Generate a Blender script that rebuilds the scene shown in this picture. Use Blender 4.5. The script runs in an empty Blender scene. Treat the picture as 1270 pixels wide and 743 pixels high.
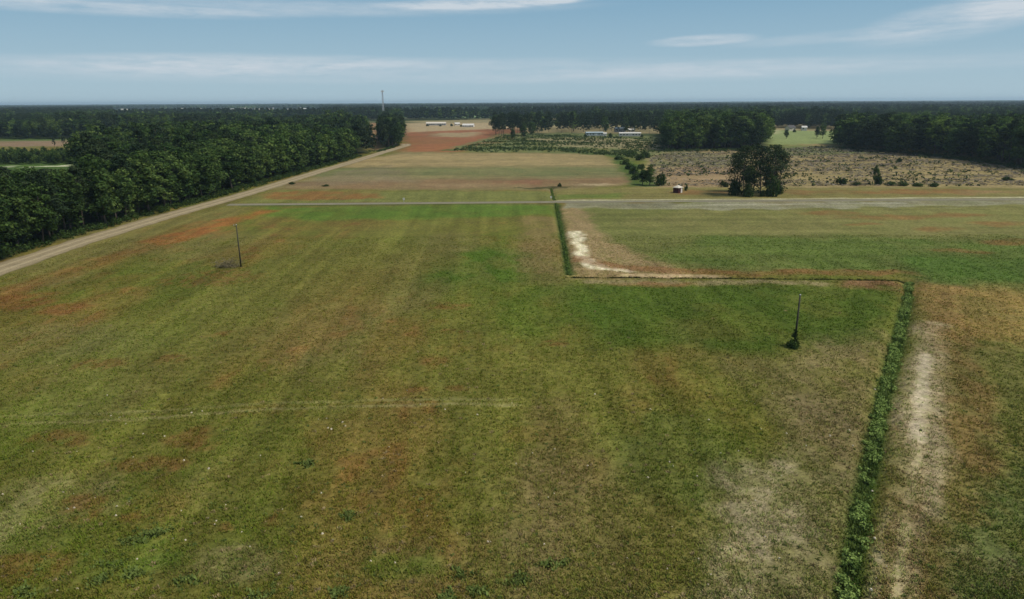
import bpy, math, random
import numpy as np
from mathutils import Matrix, Vector

random.seed(7)
rng = np.random.default_rng(11)
scene = bpy.context.scene
COL = scene.collection

# ------------------------------------------------------------------ camera
H = 36.0
FPX = 847.0
CX, CY = 635.0, 371.5
PITCH = math.radians(16.12)
ROLL = math.radians(0.27)
fwd = Vector((0, math.cos(PITCH), -math.sin(PITCH)))
r0 = Vector((1, 0, 0)); u0 = r0.cross(fwd)
right = r0 * math.cos(ROLL) - u0 * math.sin(ROLL)
up = u0 * math.cos(ROLL) + r0 * math.sin(ROLL)
cam = bpy.data.objects.new('camera', bpy.data.cameras.new('camera'))
COL.objects.link(cam)
cam.matrix_world = Matrix(((right.x, up.x, -fwd.x, 0), (right.y, up.y, -fwd.y, 0),
                           (right.z, up.z, -fwd.z, H), (0, 0, 0, 1)))
cam.data.sensor_width = 36.0
cam.data.lens = FPX / 1270.0 * 36.0
cam.data.clip_start = 0.5
cam.data.clip_end = 60000
scene.camera = cam

def ray(px, py):
    return right * ((px - CX) / FPX) - up * ((py - CY) / FPX) + fwd
def P(px, py, z=0.0):
    """surveyed ground point seen at a pixel of the photograph"""
    d = ray(px, py); t = (z - H) / d.z
    return np.array((d.x * t, d.y * t))
def top_z(base, px, py):
    d = ray(px, py)
    return H + d.z * (base[1] / d.y)
def proj(x, y, z):
    v = Vector((x, y, z - H)); w = v.dot(fwd)
    if w < 1: return None
    return CX + FPX * v.dot(right) / w, CY - FPX * v.dot(up) / w, w
def PP(pts): return np.array([P(*p) for p in pts])

# ------------------------------------------------------------------ colour helpers
def s2l(c):
    c = np.asarray(c, float) / 255.0
    return np.where(c <= 0.04045, c / 12.92, ((c + 0.055) / 1.055) ** 2.4)
LIGHT = np.array((0.81, 0.80, 0.84))
def alb(r, g, b): return s2l((r, g, b)) / LIGHT

# ------------------------------------------------------------------ numpy noise
def _hash(ix, iy, seed):
    h = (ix.astype(np.int64) * 374761393 + iy.astype(np.int64) * 668265263 + seed * 974634777) & 0xFFFFFFFF
    h = ((h ^ (h >> 13)) * 1274126177) & 0xFFFFFFFF
    return ((h ^ (h >> 16)) & 0xFFFF) / 65535.0
def vnoise(x, y, seed=0):
    ix = np.floor(x); iy = np.floor(y); fx = x - ix; fy = y - iy
    fx = fx * fx * (3 - 2 * fx); fy = fy * fy * (3 - 2 * fy)
    a = _hash(ix, iy, seed); b = _hash(ix + 1, iy, seed); c = _hash(ix, iy + 1, seed); d = _hash(ix + 1, iy + 1, seed)
    return a + (b - a) * fx + (c - a) * fy + (a - b - c + d) * fx * fy
def fbm(x, y, sx, sy=None, octv=4, seed=0):
    sy = sx if sy is None else sy
    x = x / sx; y = y / sy; s = 0.0; a = 0.5; n = 0.0
    for k in range(octv):
        s = s + a * vnoise(x, y, seed + 17 * k); n += a
        x = x * 2.03 + 11.3; y = y * 2.03 + 5.7; a *= 0.55
    return s / n
def sstep(a, b, v):
    t = np.clip((v - a) / (b - a), 0, 1); return t * t * (3 - 2 * t)

# ------------------------------------------------------------------ object helpers
def tag(o, label, cat, group=None, kind=None):
    if label: o['label'] = label
    if cat: o['category'] = cat
    if group: o['group'] = group
    if kind: o['kind'] = kind
    return o
def empty(name, loc, rz=0.0, scale=1.0):
    o = bpy.data.objects.new(name, None); COL.objects.link(o)
    o.location = loc; o.rotation_euler = (0, 0, rz); o.scale = (scale,) * 3
    o.empty_display_size = 0.2
    return o
def link(name, me, parent=None, loc=None):
    o = bpy.data.objects.new(name, me); COL.objects.link(o)
    if parent is not None: o.parent = parent
    if loc is not None: o.location = loc
    return o
def np_mesh(name, V, F, mat=None, tone=None, smooth=False):
    """F: (n,3) or (n,4) int array"""
    V = np.asarray(V, np.float32); F = np.asarray(F, np.int32)
    me = bpy.data.meshes.new(name)
    n, k = F.shape
    me.vertices.add(len(V)); me.vertices.foreach_set('co', V.ravel())
    me.loops.add(n * k); me.loops.foreach_set('vertex_index', F.ravel())
    me.polygons.add(n)
    me.polygons.foreach_set('loop_start', np.arange(0, n * k, k, dtype=np.int32))
    if smooth: me.polygons.foreach_set('use_smooth', np.ones(n, bool))
    me.update(calc_edges=True)
    if tone is not None:
        tone = np.asarray(tone, np.float32)
        if tone.ndim == 1:
            a = me.attributes.new('tone', 'FLOAT', 'FACE'); a.data.foreach_set('value', tone)
        else:
            a = me.attributes.new('tint', 'FLOAT_COLOR', 'FACE')
            a.data.foreach_set('color', np.c_[tone, np.ones(len(tone))].astype(np.float32).ravel())
    if mat: me.materials.append(mat)
    return me
class MB:
    """collects shapes into ONE mesh"""
    def __init__(s): s.v = []; s.f = []
    def add(s, vs, fs):
        b = len(s.v); s.v += [tuple(v) for v in vs]; s.f += [tuple(b + i for i in f) for f in fs]; return s
    def box(s, x0, x1, y0, y1, z0, z1):
        return s.add([(x0,y0,z0),(x1,y0,z0),(x1,y1,z0),(x0,y1,z0),(x0,y0,z1),(x1,y0,z1),(x1,y1,z1),(x0,y1,z1)],
                     [(0,3,2,1),(4,5,6,7),(0,1,5,4),(1,2,6,5),(2,3,7,6),(3,0,4,7)])
    def tube(s, pts, rad, n=8, cap=True):
        vs = []; fs = []
        for i, p in enumerate(pts):
            p = Vector(p); q = Vector(pts[min(i + 1, len(pts) - 1)]) - Vector(pts[max(i - 1, 0)])
            q.normalize(); a = q.orthogonal().normalized(); b = q.cross(a)
            if i and a.dot(pa) < 0.2: a = (pa - q * pa.dot(q)).normalized(); b = q.cross(a)
            pa = a
            for k in range(n):
                t = 2 * math.pi * k / n
                vs.append(p + (a * math.cos(t) + b * math.sin(t)) * rad[i])
        for i in range(len(pts) - 1):
            for k in range(n):
                fs.append((i*n+k, i*n+(k+1) % n, (i+1)*n+(k+1) % n, (i+1)*n+k))
        if cap: fs.append(tuple(range(n-1, -1, -1))); fs.append(tuple((len(pts)-1)*n + k for k in range(n)))
        return s.add(vs, fs)
    def mesh(s, name, mat, smooth=False):
        me = bpy.data.meshes.new(name); me.from_pydata(s.v, [], s.f); me.update()
        if mat: me.materials.append(mat)
        if smooth: me.polygons.foreach_set('use_smooth', [True] * len(me.polygons))
        return me

# ------------------------------------------------------------------ materials
def new_mat(name):
    m = bpy.data.materials.new(name); m.use_nodes = True
    nt = m.node_tree; nt.nodes.clear()
    out = nt.nodes.new('ShaderNodeOutputMaterial')
    return m, nt, out
def N(nt, t, **kw):
    n = nt.nodes.new(t)
    for k, v in kw.items(): setattr(n, k, v)
    return n
def math_node(nt, op, a, b=None, c=None, clamp=False):
    n = N(nt, 'ShaderNodeMath', operation=op); n.use_clamp = clamp
    for i, v in enumerate((a, b, c)):
        if v is None: continue
        if isinstance(v, (int, float)): n.inputs[i].default_value = v
        else: nt.links.new(v, n.inputs[i])
    return n.outputs[0]
def mix_col(nt, fac, a, b, blend='MIX'):
    n = N(nt, 'ShaderNodeMix', data_type='RGBA', blend_type=blend)
    def put(s, v):
        if isinstance(v, (int, float)): s.default_value = v
        elif isinstance(v, (tuple, list, np.ndarray)): s.default_value = (*[float(q) for q in v[:3]], 1)
        else: nt.links.new(v, s)
    put(n.inputs[0], fac); put(n.inputs[6], a); put(n.inputs[7], b)
    return n.outputs[2]
def noise_node(nt, vec, scale, detail=3, rough=0.55):
    n = N(nt, 'ShaderNodeTexNoise'); n.inputs['Scale'].default_value = scale
    n.inputs['Detail'].default_value = detail; n.inputs['Roughness'].default_value = rough
    if vec is not None: nt.links.new(vec, n.inputs['Vector'])
    return n.outputs['Fac']
def maprange(nt, v, a, b, c, d):
    n = N(nt, 'ShaderNodeMapRange'); nt.links.new(v, n.inputs[0])
    for i, q in enumerate((a, b, c, d)): n.inputs[i + 1].default_value = q
    return n.outputs[0]
def principled(nt, out, color, rough=0.8, bump=None, strength=0.3, dist=0.02, metal=0.0, spec=0.2):
    b = N(nt, 'ShaderNodeBsdfPrincipled')
    if isinstance(color, (tuple, list, np.ndarray)): b.inputs['Base Color'].default_value = (*[float(q) for q in color[:3]], 1)
    else: nt.links.new(color, b.inputs['Base Color'])
    b.inputs['Roughness'].default_value = rough; b.inputs['Metallic'].default_value = metal
    b.inputs['Specular IOR Level'].default_value = spec
    if bump is not None:
        bn = N(nt, 'ShaderNodeBump'); bn.inputs['Strength'].default_value = strength; bn.inputs['Distance'].default_value = dist
        nt.links.new(bump, bn.inputs['Height']); nt.links.new(bn.outputs[0], b.inputs['Normal'])
    nt.links.new(b.outputs[0], out.inputs[0])
    return b
def objco(nt): return N(nt, 'ShaderNodeTexCoord').outputs['Object']
def simple_mat(name, c, rough=0.7, var=0.25, scale=2.0, metal=0.0):
    m, nt, out = new_mat(name)
    f = noise_node(nt, objco(nt), scale, 5, 0.6)
    v = maprange(nt, f, 0.3, 0.7, 1 - var, 1 + var)
    col = mix_col(nt, 1.0, c, v, 'MULTIPLY')
    principled(nt, out, col, rough, f, 0.2, 0.02, metal)
    return m
def leaf_mat(name, dark, mid, light, trans=0.25):
    m, nt, out = new_mat(name)
    at = N(nt, 'ShaderNodeAttribute', attribute_name='tone').outputs['Fac']
    rnd = N(nt, 'ShaderNodeObjectInfo').outputs['Random']
    ramp = N(nt, 'ShaderNodeValToRGB'); e = ramp.color_ramp.elements
    e[0].position = 0.0; e[0].color = (*dark, 1); e[1].position = 1.0; e[1].color = (*light, 1)
    q = e.new(0.5); q.color = (*mid, 1)
    t = math_node(nt, 'MULTIPLY_ADD', rnd, 0.60, -0.30)
    t = math_node(nt, 'ADD', t, at, clamp=True)
    nt.links.new(t, ramp.inputs[0])
    r2 = math_node(nt, 'FRACT', math_node(nt, 'MULTIPLY', rnd, 37.7))
    col = mix_col(nt, math_node(nt, 'MULTIPLY', r2, 0.25), ramp.outputs[0], (0.055, 0.062, 0.02))
    d = N(nt, 'ShaderNodeBsdfDiffuse'); nt.links.new(col, d.inputs[0])
    tr = N(nt, 'ShaderNodeBsdfTranslucent'); nt.links.new(col, tr.inputs[0])
    mx = N(nt, 'ShaderNodeMixShader'); mx.inputs[0].default_value = trans
    nt.links.new(d.outputs[0], mx.inputs[1]); nt.links.new(tr.outputs[0], mx.inputs[2])
    nt.links.new(mx.outputs[0], out.inputs[0])
    return m
def tint_mat(name, trans=0.15):
    m, nt, out = new_mat(name)
    col = N(nt, 'ShaderNodeAttribute', attribute_name='tint').outputs['Color']
    d = N(nt, 'ShaderNodeBsdfDiffuse'); nt.links.new(col, d.inputs[0])
    tr = N(nt, 'ShaderNodeBsdfTranslucent'); nt.links.new(col, tr.inputs[0])
    mx = N(nt, 'ShaderNodeMixShader'); mx.inputs[0].default_value = trans
    nt.links.new(d.outputs[0], mx.inputs[1]); nt.links.new(tr.outputs[0], mx.inputs[2])
    nt.links.new(mx.outputs[0], out.inputs[0])
    return m
M = {}
M['broad'] = leaf_mat('broadleaf_foliage', (0.018, 0.036, 0.011), (0.052, 0.100, 0.026), (0.145, 0.205, 0.050), 0.3)
M['pine'] = leaf_mat('pine_needles', (0.013, 0.026, 0.012), (0.028, 0.050, 0.023), (0.060, 0.082, 0.034), 0.15)
M['shrub'] = leaf_mat('shrub_foliage', (0.020, 0.038, 0.010), (0.042, 0.078, 0.018), (0.085, 0.125, 0.032), 0.25)
M['bark'] = simple_mat('bark', (0.10, 0.078, 0.06), 0.95, 0.4, 1.5)
M['tint'] = tint_mat('plant_tint')

# ------------------------------------------------------------------ ground layout (world metres)
ROAD_L = PP([(-160, 392), (0, 334), (100, 300), (200, 270), (300, 242), (340, 230), (400, 211.5), (440, 200), (470, 190.5), (490, 184.5), (504, 180.5), (503, 178.5)])
PAVED = PP([(283, 254.0), (480, 252.4), (690, 250.6), (900, 249.4), (1100, 248.2), (1300, 247.2), (1500, 246.0)])
DITCH_A = PP([(683.5, 233), (686, 243), (690, 254), (695, 280), (701, 310), (706, 339)])
DITCH_B = PP([(709, 343), (800, 343), (900, 344), (1000, 345), (1080, 346), (1124, 347)])
DITCH_C = PP([(1129, 347), (1127, 365), (1119, 398), (1107, 445), (1095, 500), (1083, 560), (1070, 620), (1060, 680), (1052, 743), (1040, 830)])

def seg_dist(x, y, line):
    """distance to a polyline and side-free parameter"""
    best = np.full(x.shape, 1e9)
    for (ax, ay), (bx, by) in zip(line[:-1], line[1:]):
        dx, dy = bx - ax, by - ay; L = dx * dx + dy * dy + 1e-9
        t = np.clip(((x - ax) * dx + (y - ay) * dy) / L, 0, 1)
        best = np.minimum(best, np.hypot(x - ax - t * dx, y - ay - t * dy))
    return best
def inside(x, y, poly):
    r = np.zeros(x.shape, bool); n = len(poly)
    for i in range(n):
        x0, y0 = poly[i]; x1, y1 = poly[(i + 1) % n]
        c = (y0 > y) != (y1 > y)
        with np.errstate(divide='ignore', invalid='ignore'):
            r ^= c & (x < (x1 - x0) * (y - y0) / (y1 - y0 + 1e-12) + x0)
    return r
def poly_mask(x, y, poly, soft):
    lo = poly.min(0) - soft; hi = poly.max(0) + soft
    m = np.zeros(x.shape)
    sel = (x > lo[0]) & (x < hi[0]) & (y > lo[1]) & (y < hi[1])
    if sel.any():
        xs, ys = x[sel], y[sel]
        d = seg_dist(xs, ys, np.vstack([poly, poly[:1]]))
        sd = np.where(inside(xs, ys, poly), d, -d)
        m[sel] = sstep(-soft, soft, sd)
    return m
def line_mask(x, y, line, half, soft):
    lo = line.min(0) - half - soft; hi = line.max(0) + half + soft
    m = np.zeros(x.shape)
    sel = (x > lo[0]) & (x < hi[0]) & (y > lo[1]) & (y < hi[1])
    if sel.any(): m[sel] = 1 - sstep(half - soft, half + soft, seg_dist(x[sel], y[sel], line))
    return m
def blob_mask(x, y, px, py, rx, ry):
    c = P(px, py); a = abs(P(px + rx, py)[0] - c[0]); b = 0.5 * abs(P(px, py - ry)[1] - P(px, py + ry)[1])
    q = np.sqrt(((x - c[0]) / a) ** 2 + ((y - c[1]) / b) ** 2)
    return 1 - sstep(0.35, 1.15, q)

OPS = []
def poly(pts, col, soft=3, k=1.0, brk=0.0, bs=4): OPS.append(('p', PP(pts), alb(*col), soft, k, brk, bs))
def line(pts, half, col, soft=1.0, k=1.0, brk=0.0, bs=3): OPS.append(('l', PP(pts), alb(*col), (half, soft), k, brk, bs))
def blob(px, py, rx, ry, col, k=0.8, brk=0.4, bs=3):
    if col[0] - col[1] > 36: k *= .8; col = (int(col[0] * .93), int(col[1] * 1.02), int(col[2] * 1.05))
    OPS.append(('b', (px, py, rx, ry), alb(*col), 0, k, brk, bs))

# -- far country first
poly([(300,151.5),(445,150.5),(458,156),(452,162),(300,158)], (160,148,122), 20)              # cream stubble field
poly([(455,152),(472,152),(470,186),(462,187)], (118,92,66), 4)
poly([(500,158),(640,157),(650,163),(640,170),(610,178),(575,187),(505,190)], (122,80,56), 10, 1, .25, 40)
poly([(500,153),(640,152),(640,159),(505,164)], (140,122,94), 12)
poly([(540,165),(600,164),(585,170),(540,170)], (132,118,90), 10, .8)
poly([(510,180),(560,178),(570,188),(500,191)], (124,82,54), 6, .8)
poly([(496,139.5),(606,140),(606,146),(496,146)], (112,130,88), 40, .95)
poly([(606,138),(730,138),(730,142),(606,142)], (104,116,78), 60, .9)
poly([(140,137.5),(395,137.5),(395,146),(140,146)], (52,66,40), 60, .9)
poly([(200,132.5),(395,132),(395,137.5),(200,138)], (140,142,126), 100, .85, .5, 150)
poly([(940,161),(1045,163),(1048,178),(950,180)], (112,120,76), 8)
poly([(940,161),(968,161),(960,166),(938,166)], (150,140,110), 6, .8)
poly([(0,170),(75,171),(80,176),(0,176)], (70,86,42), 8)
poly([(-60,175.5),(122,174),(130,181),(-60,182)], (118,96,78), 8, .95, .3, 12)
poly([(-60,199),(100,199),(104,222),(-60,226)], (64,82,38), 6)
line([(-60,209.5),(0,207.6),(98,205.2)], 3.2, (176,172,148), .8)
# -- fields beyond the paved road
poly([(340,234),(440,203),(500,188),(560,189),(745,191),(775,210),(785,229),(690,236)], (108,98,66), 6)
poly([(440,198),(500,191),(600,190),(745,192),(770,205),(600,206),(430,207)], (132,114,80), 8, .9, .3, 10)
poly([(400,209),(770,208),(775,217),(380,219)], (90,92,58), 7, .85, .3, 14)
poly([(360,226),(620,222),(790,221),(790,229),(690,233),(350,235)], (112,88,64), 6, .8, .3, 12)
blob(655,226,45,4,(124,78,58),.8); blob(560,230,60,3,(128,108,80),.5)
blob(740,229,40,2,(150,132,104),.7)
poly([(430,212),(480,205),(520,225),(350,232)], (104,92,72), 8, .6, .4, 10)
poly([(300,252),(345,236),(690,238),(690,250)], (96,96,52), 3)
poly([(330,240),(400,236),(470,238),(470,246),(330,248)], (116,76,44), 3, .72, .45, 4)
line([(640,233.5),(683,233),(700,232)], 1.6, (50,52,26), .8, .8, .3)
poly([(690,236),(790,232),(1290,230),(1290,246),(690,249)], (104,96,56), 3)
poly([(690,241),(780,240),(770,246),(690,247)], (84,96,42), 3, .8)
blob(870,238,55,3.5,(120,80,48),.9); blob(990,238,50,3,(120,80,48),.8)
blob(1130,238,110,3.5,(122,78,46),.95); blob(1230,239,60,2.5,(116,92,64),.7)
# -- scrub and cleared land
poly([(556,186),(620,166),(700,164),(825,170),(840,188),(800,200),(765,193),(700,190),(600,189)], (88,92,56), 6, 1, .45, 9)
poly([(655,172),(760,170),(830,176),(830,186),(700,182)], (122,110,82), 6, .8, .5, 12)
poly([(800,196),(840,185),(940,184),(1010,178),(1060,182),(1150,190),(1290,207),(1290,232),(800,233)], (128,112,78), 5, 1, .25, 5)
poly([(805,188),(840,186),(940,198),(900,206),(810,206)], (98,96,64), 5, .8, .5, 7)
poly([(940,180),(1080,182),(1100,190),(960,194)], (84,92,52), 6, .9, .45, 9)
poly([(820,208),(920,207),(920,230),(815,232)], (134,110,84), 4, .7, .2, 8)
line([(770,198),(785,212),(800,230)], 6, (62,78,34), 3, .9)
line([(556,186),(620,183),(700,186),(770,194)], 7, (62,76,36), 3, .85, .2, 10)
# -- ground of the woods
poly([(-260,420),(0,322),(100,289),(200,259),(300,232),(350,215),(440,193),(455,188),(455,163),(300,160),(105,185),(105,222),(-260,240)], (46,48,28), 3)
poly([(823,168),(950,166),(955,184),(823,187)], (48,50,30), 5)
# -- the near field, left of ditch A and the paved road
poly([(330,256.5),(690,254),(694,266),(560,272),(400,274),(330,268)], (72,92,34), 4, .9, .2, 8)
poly([(-40,500),(220,390),(300,335),(420,285),(560,272),(520,300),(390,350),(250,450),(60,540)], (104,106,50), 9, .55, .45, 8)
poly([(300,330),(480,275),(600,275),(560,330),(380,400),(200,480),(120,480)], (92,86,42), 9, .6, .4, 9)
blob(610,335,95,40,(62,84,24),.85,.4,7); blob(700,385,130,45,(70,86,28),.6,.4,7)
poly([(710,352),(1118,355),(1105,400),(1060,430),(930,440),(760,425),(700,380)], (62,78,26), 5, .85, .3, 7)
blob(850,560,110,75,(74,82,36),.7,.5,6); blob(930,500,130,70,(84,84,34),.5,.5,6)
blob(60,430,140,40,(98,92,56),.5,.5,5); blob(40,630,110,60,(112,104,72),.55,.6,3)
poly([(650,270),(690,270),(694,340),(640,335)], (106,90,58), 3, .7, .4, 4)
poly([(640,335),(700,335),(708,352),(640,350)], (98,88,50), 3, .5, .3, 4)
blob(560,300,60,14,(100,92,54),.5); blob(450,320,100,30,(90,84,40),.4)
line([(205,299),(260,281),(325,262)], 4.2, (124,74,40), 3, .68, .5, 3)
line([(0,370),(120,325),(205,299)], 3, (114,82,46), 2.5, .6, .5, 4)
line([(60,328),(200,283),(300,252)], 3.0, (100,94,52), 2, .6, .2, 4)
blob(25,374,45,12,(120,72,40),.85,.5,2.5); blob(85,381,40,8,(118,70,40),.8,.5,2.5); blob(15,360,30,6,(116,76,42),.6)
for q in [(265,345,60,10),(230,545,28,10),(222,578,14,5),(255,555,16,7),(140,640,40,9),(110,620,30,10),(40,700,60,16),(275,650,16,5),(345,640,12,8),
          (515,482,14,4),(560,480,14,3),(535,448,18,4),(560,410,16,3),(560,380,25,4),(270,415,14,4),(215,445,16,6),(130,450,30,6),(75,545,40,8),(690,425,16,4),(180,575,50,8)]:
    blob(q[0], q[1], q[2] * 1.3, q[3] * 1.3, (114,72,42), .62, .9, .9)
line([(-10,527),(90,524),(200,518),(330,508.5),(450,504),(560,501),(640,502)], .3, (122,114,74), .25, .75, .35, 3)
line([(-10,517),(90,514),(200,509.5),(330,501),(450,497),(560,494.5),(640,496)], .3, (116,110,70), .25, .6, .35, 3)
blob(690,600,60,70,(104,90,58),.6,.6,3); blob(690,520,50,40,(100,86,52),.5,.6,3)
blob(640,690,80,50,(108,94,64),.5,.6,2.5); blob(280,700,90,30,(108,98,68),.5,.6,2.5); blob(480,700,110,40,(98,84,50),.5,.6,2.5)
blob(170,690,70,25,(72,90,34),.6,.6,2); blob(500,700,70,20,(74,90,34),.5,.7,1.6)
# -- bottom right of the near field
poly([(900,580),(990,560),(1010,640),(1000,760),(890,760)], (136,124,96), 3.5, .85, .5, 1.6)
poly([(1000,430),(1085,410),(1075,520),(1050,600),(1000,560),(980,500)], (112,98,68), 5, .7, .5, 3)
blob(960,470,60,40,(104,94,60),.5,.6,3); blob(1010,520,60,50,(110,96,68),.6,.5,3)
poly([(1000,600),(1060,580),(1040,760),(990,760)], (106,98,66), 3, .7, .5, 2)
# -- right of the right ditch
poly([(1136,352),(1290,352),(1290,800),(1060,800),(1105,560)], (98,92,50), 4)
poly([(1150,352),(1290,366),(1290,440),(1220,430),(1160,420)], (126,104,60), 5, .85, .4, 4)
poly([(1205,425),(1290,420),(1290,780),(1180,780),(1190,560)], (86,86,42), 6, .8, .45, 3)
line([(1160,352),(1178,420),(1196,500),(1180,580),(1150,680),(1130,760)], 3.4, (108,84,52), 2.2, .65, .5, 2.5)
line([(1150,400),(1146,450),(1140,520),(1133,580)], 2.0, (146,130,104), 1.9, .7, .4, 3)
line([(1133,580),(1121,650),(1098,760)], 1.3, (128,114,84), 1.2, .5, .6, 2)
line([(1150,600),(1140,660),(1128,740)], .5, (136,120,92), .5, .5, .6, 2)
line([(1100,630),(1090,680),(1080,750)], .35, (150,138,106), .35, .6, .6, 2)
line([(1147,440),(1142,500),(1139,545)], .75, (174,160,136), .8, .6, .35, 3)
line([(1139,545),(1131,600),(1118,690),(1106,760)], .35, (150,138,106), .4, .6, .5, 2)
line([(1160,470),(1160,560),(1156,640)], .7, (140,126,98), .6, .7, .4, 2)
poly([(1180,640),(1290,560),(1290,780),(1160,780)], (82,90,50), 3, .7, .5, 1.5)
blob(1230,700,50,40,(112,106,76),.35,.75,.9)
# -- top right field
poly([(700,258),(1290,252),(1290,356),(1140,350),(1130,336),(720,336)], (92,92,50), 3)
poly([(850,258),(1290,254),(1290,292),(900,290),(760,280)], (106,100,60), 4, .7, .45, 9)
poly([(880,292),(1290,300),(1290,350),(1140,342),(900,330),(800,322)], (74,88,38), 4, .75, .35, 9)
poly([(1120,318),(1290,322),(1290,356),(1150,348)], (66,86,34), 4, .7, .2, 6)
for q in [(1030,264,45,3),(1105,269,90,4),(1180,266,60,3),(1245,278,45,4.5),(1165,284,40,3),(1190,311,45,4),(1250,300,40,4),(1070,278,30,2)]:
    blob(*q, (118,76,44), .8, .4, 3)
poly([(693,258),(722,258),(745,290),(800,322),(860,338),(840,345),(715,345),(708,335)], (132,110,80), 2.5, .8, .25, 2.5)
poly([(705,286),(713,285),(723,297),(729,314),(740,324),(786,338),(742,333),(722,329),(714,308)], (196,184,156), 1.2, .95, .45, 1.5)
line([(775,341),(820,341),(900,343)], 1.0, (156,134,104), .7, .8, .3)
line([(725,322),(780,333),(900,338.5),(1130,339)], 2.6, (116,80,52), 1.4, .65, .4, 4)
line([(735,349),(860,350),(1010,351)], 1.7, (126,112,82), 1.2, .75, .4, 4)
blob(1080,353,60,6,(124,80,58),.9,.35,2.5)
blob(815,352,60,4,(116,84,54),.7)
# -- band of grey mown verge under the paved road
poly([(700,252),(900,250),(1300,247),(1300,255),(1100,257.5),(900,260),(700,258)], (122,117,95), 1.6, .9, .3, 7)
poly([(700,252),(840,251),(830,256),(720,257)], (98,94,74), 1.4, .8, .3)
line([(690,248.6),(900,247.2),(1300,244.8)], 1.15, (158,150,124), .8, .9, .15)
line([(860,254.5),(1000,253),(1120,252)], 1.2, (148,142,122), .9, .8, .4)
line([(300,255.6),(480,254.2),(690,253)], 1.0, (60,76,34), .7, .8)
# -- ditches
line([tuple(q) for q in [(690,254),(695,280),(701,310),(706,339)]], 1.0, (48,64,26), .6)
line([(709,343.3),(900,344.3),(1124,347)], .8, (56,60,26), .5, .85, .4)

line([(1127,365), (1119,398), (1107,445), (1095,500), (1083,560), (1070,620), (1060,680), (1052,743), (1040,830)], 1.0, (58,76,32), .7)
ROW_R = math.radians(31)
def field_cov(x, y):
    """albedo of the ground cover"""
    x = np.asarray(x, float); y = np.asarray(y, float)
    D = np.hypot(x, y)
    near = alb(91, 88, 40); C = np.empty(x.shape + (3,)); C[:] = near
    big = fbm(x, y, 38, 60, 3, 1); mid = fbm(x, y, 11, 20, 3, 5)
    def mixin(m, col): C[:] = C + (col - C) * m[..., None]
    mixin(.55 * sstep(.50, .72, big * .6 + mid * .4), alb(72, 84, 28))
    mixin(.65 * sstep(.50, .70, fbm(x, y, 24, 50, 4, 9)), alb(98, 88, 52))
    rust = sstep(.47, .66, fbm(x, y, 16, 34, 4, 13))
    mixin(.42 * rust, alb(104, 80, 44))
    mixin(.42 * sstep(.60, .74, fbm(x, y, 3.2, 7, 3, 15)) * (.4 + .6 * rust), alb(112, 76, 44))
    # far patchwork
    f = fbm(x, y, 420, 300, 3, 31)
    far = sstep(640, 800, y)
    colf = alb(58, 66, 36)[None] + (alb(120, 108, 78) - alb(58, 66, 36))[None] * sstep(.55, .62, f).reshape(-1, 1) if x.ndim == 1 else alb(70, 70, 40)
    C[:] = C + (colf - C) * far[..., None]
    w = np.clip(D * .022, .8, 14)
    xw = x + (fbm(x, y, 9, 9, 3, 41) - .5) * 2.4 * w * .5 + (fbm(x, y, 2.6, 2.6, 2, 43) - .5) * 1.2
    yw = y + (fbm(x, y, 9, 9, 3, 47) - .5) * 2.4 * w * .8 + (fbm(x, y, 2.6, 2.6, 2, 49) - .5) * 1.2
    for i, (t, g, col, s, k, brk, bs) in enumerate(OPS):
        if t == 'p': m = poly_mask(xw, yw, g, s)
        elif t == 'l': m = line_mask(xw if s[0] > 1.2 else x + (xw - x) * .15, yw if s[0] > 1.2 else y + (yw - y) * .15, g, s[0], s[1])
        else: m = blob_mask(xw, yw, *g)
        sel = m > 0.002
        if not sel.any(): continue
        mm = m[sel]
        if brk:
            n = fbm(x[sel], y[sel], bs, bs * 1.7, 3, 100 + i)
            mm = mm * (1 - brk + brk * 2.0 * sstep(.36, .64, n)) ; mm = np.clip(mm, 0, 1)
        C[sel] = C[sel] + (col - C[sel]) * (mm * k)[:, None]
    # drill rows: along Y on the left, along the diagonal ditch on the right, across in the top right field
    wr = sstep(10, 55, x - (y - 50) * .25) * (1 - sstep(120, 160, y))
    wt = sstep(150, 165, y) * sstep(15, 30, x)
    xr = x * math.cos(ROW_R) - y * math.sin(ROW_R); yr = x * math.sin(ROW_R) + y * math.cos(ROW_R)
    ra = fbm(x + y * .03, y, 2.2, 70, 3, 61); rb = fbm(xr, yr, 1.6, 26, 3, 63); rc = fbm(x, y, 70, 2.5, 3, 65)
    ra = .5 + (ra - .5) * (1 - .85 * sstep(260, 320, y)) + (fbm(x, y, 60, 9, 3, 67) - .5) * sstep(280, 340, y)
    r = ra * (1 - wr) * (1 - wt) + rb * wr * (1 - wt) + rc * wt
    C *= (1 + (r - .5) * .55 * (1 - sstep(400, 900, y)))[..., None]
    C *= (1 + (fbm(x, y, 5, 7, 3, 71) - .5) * .35)[..., None]
    return np.clip(C, .004, .9)
def ground_z(x, y):
    z = np.zeros(np.shape(x))
    z -= .55 * (1 - sstep(.3, 2.0, seg_dist(x, y, DITCH_A)))
    z -= .45 * (1 - sstep(.3, 1.5, seg_dist(x, y, DITCH_B)))
    z -= .75 * (1 - sstep(.4, 2.4, seg_dist(x, y, DITCH_C)))
    # the ditches pass under the roads: keep the road bed level
    rd = np.minimum(seg_dist(x, y, PAVED), seg_dist(x, y, ROAD_L))
    return z * sstep(4.5, 6.5, rd)

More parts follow.
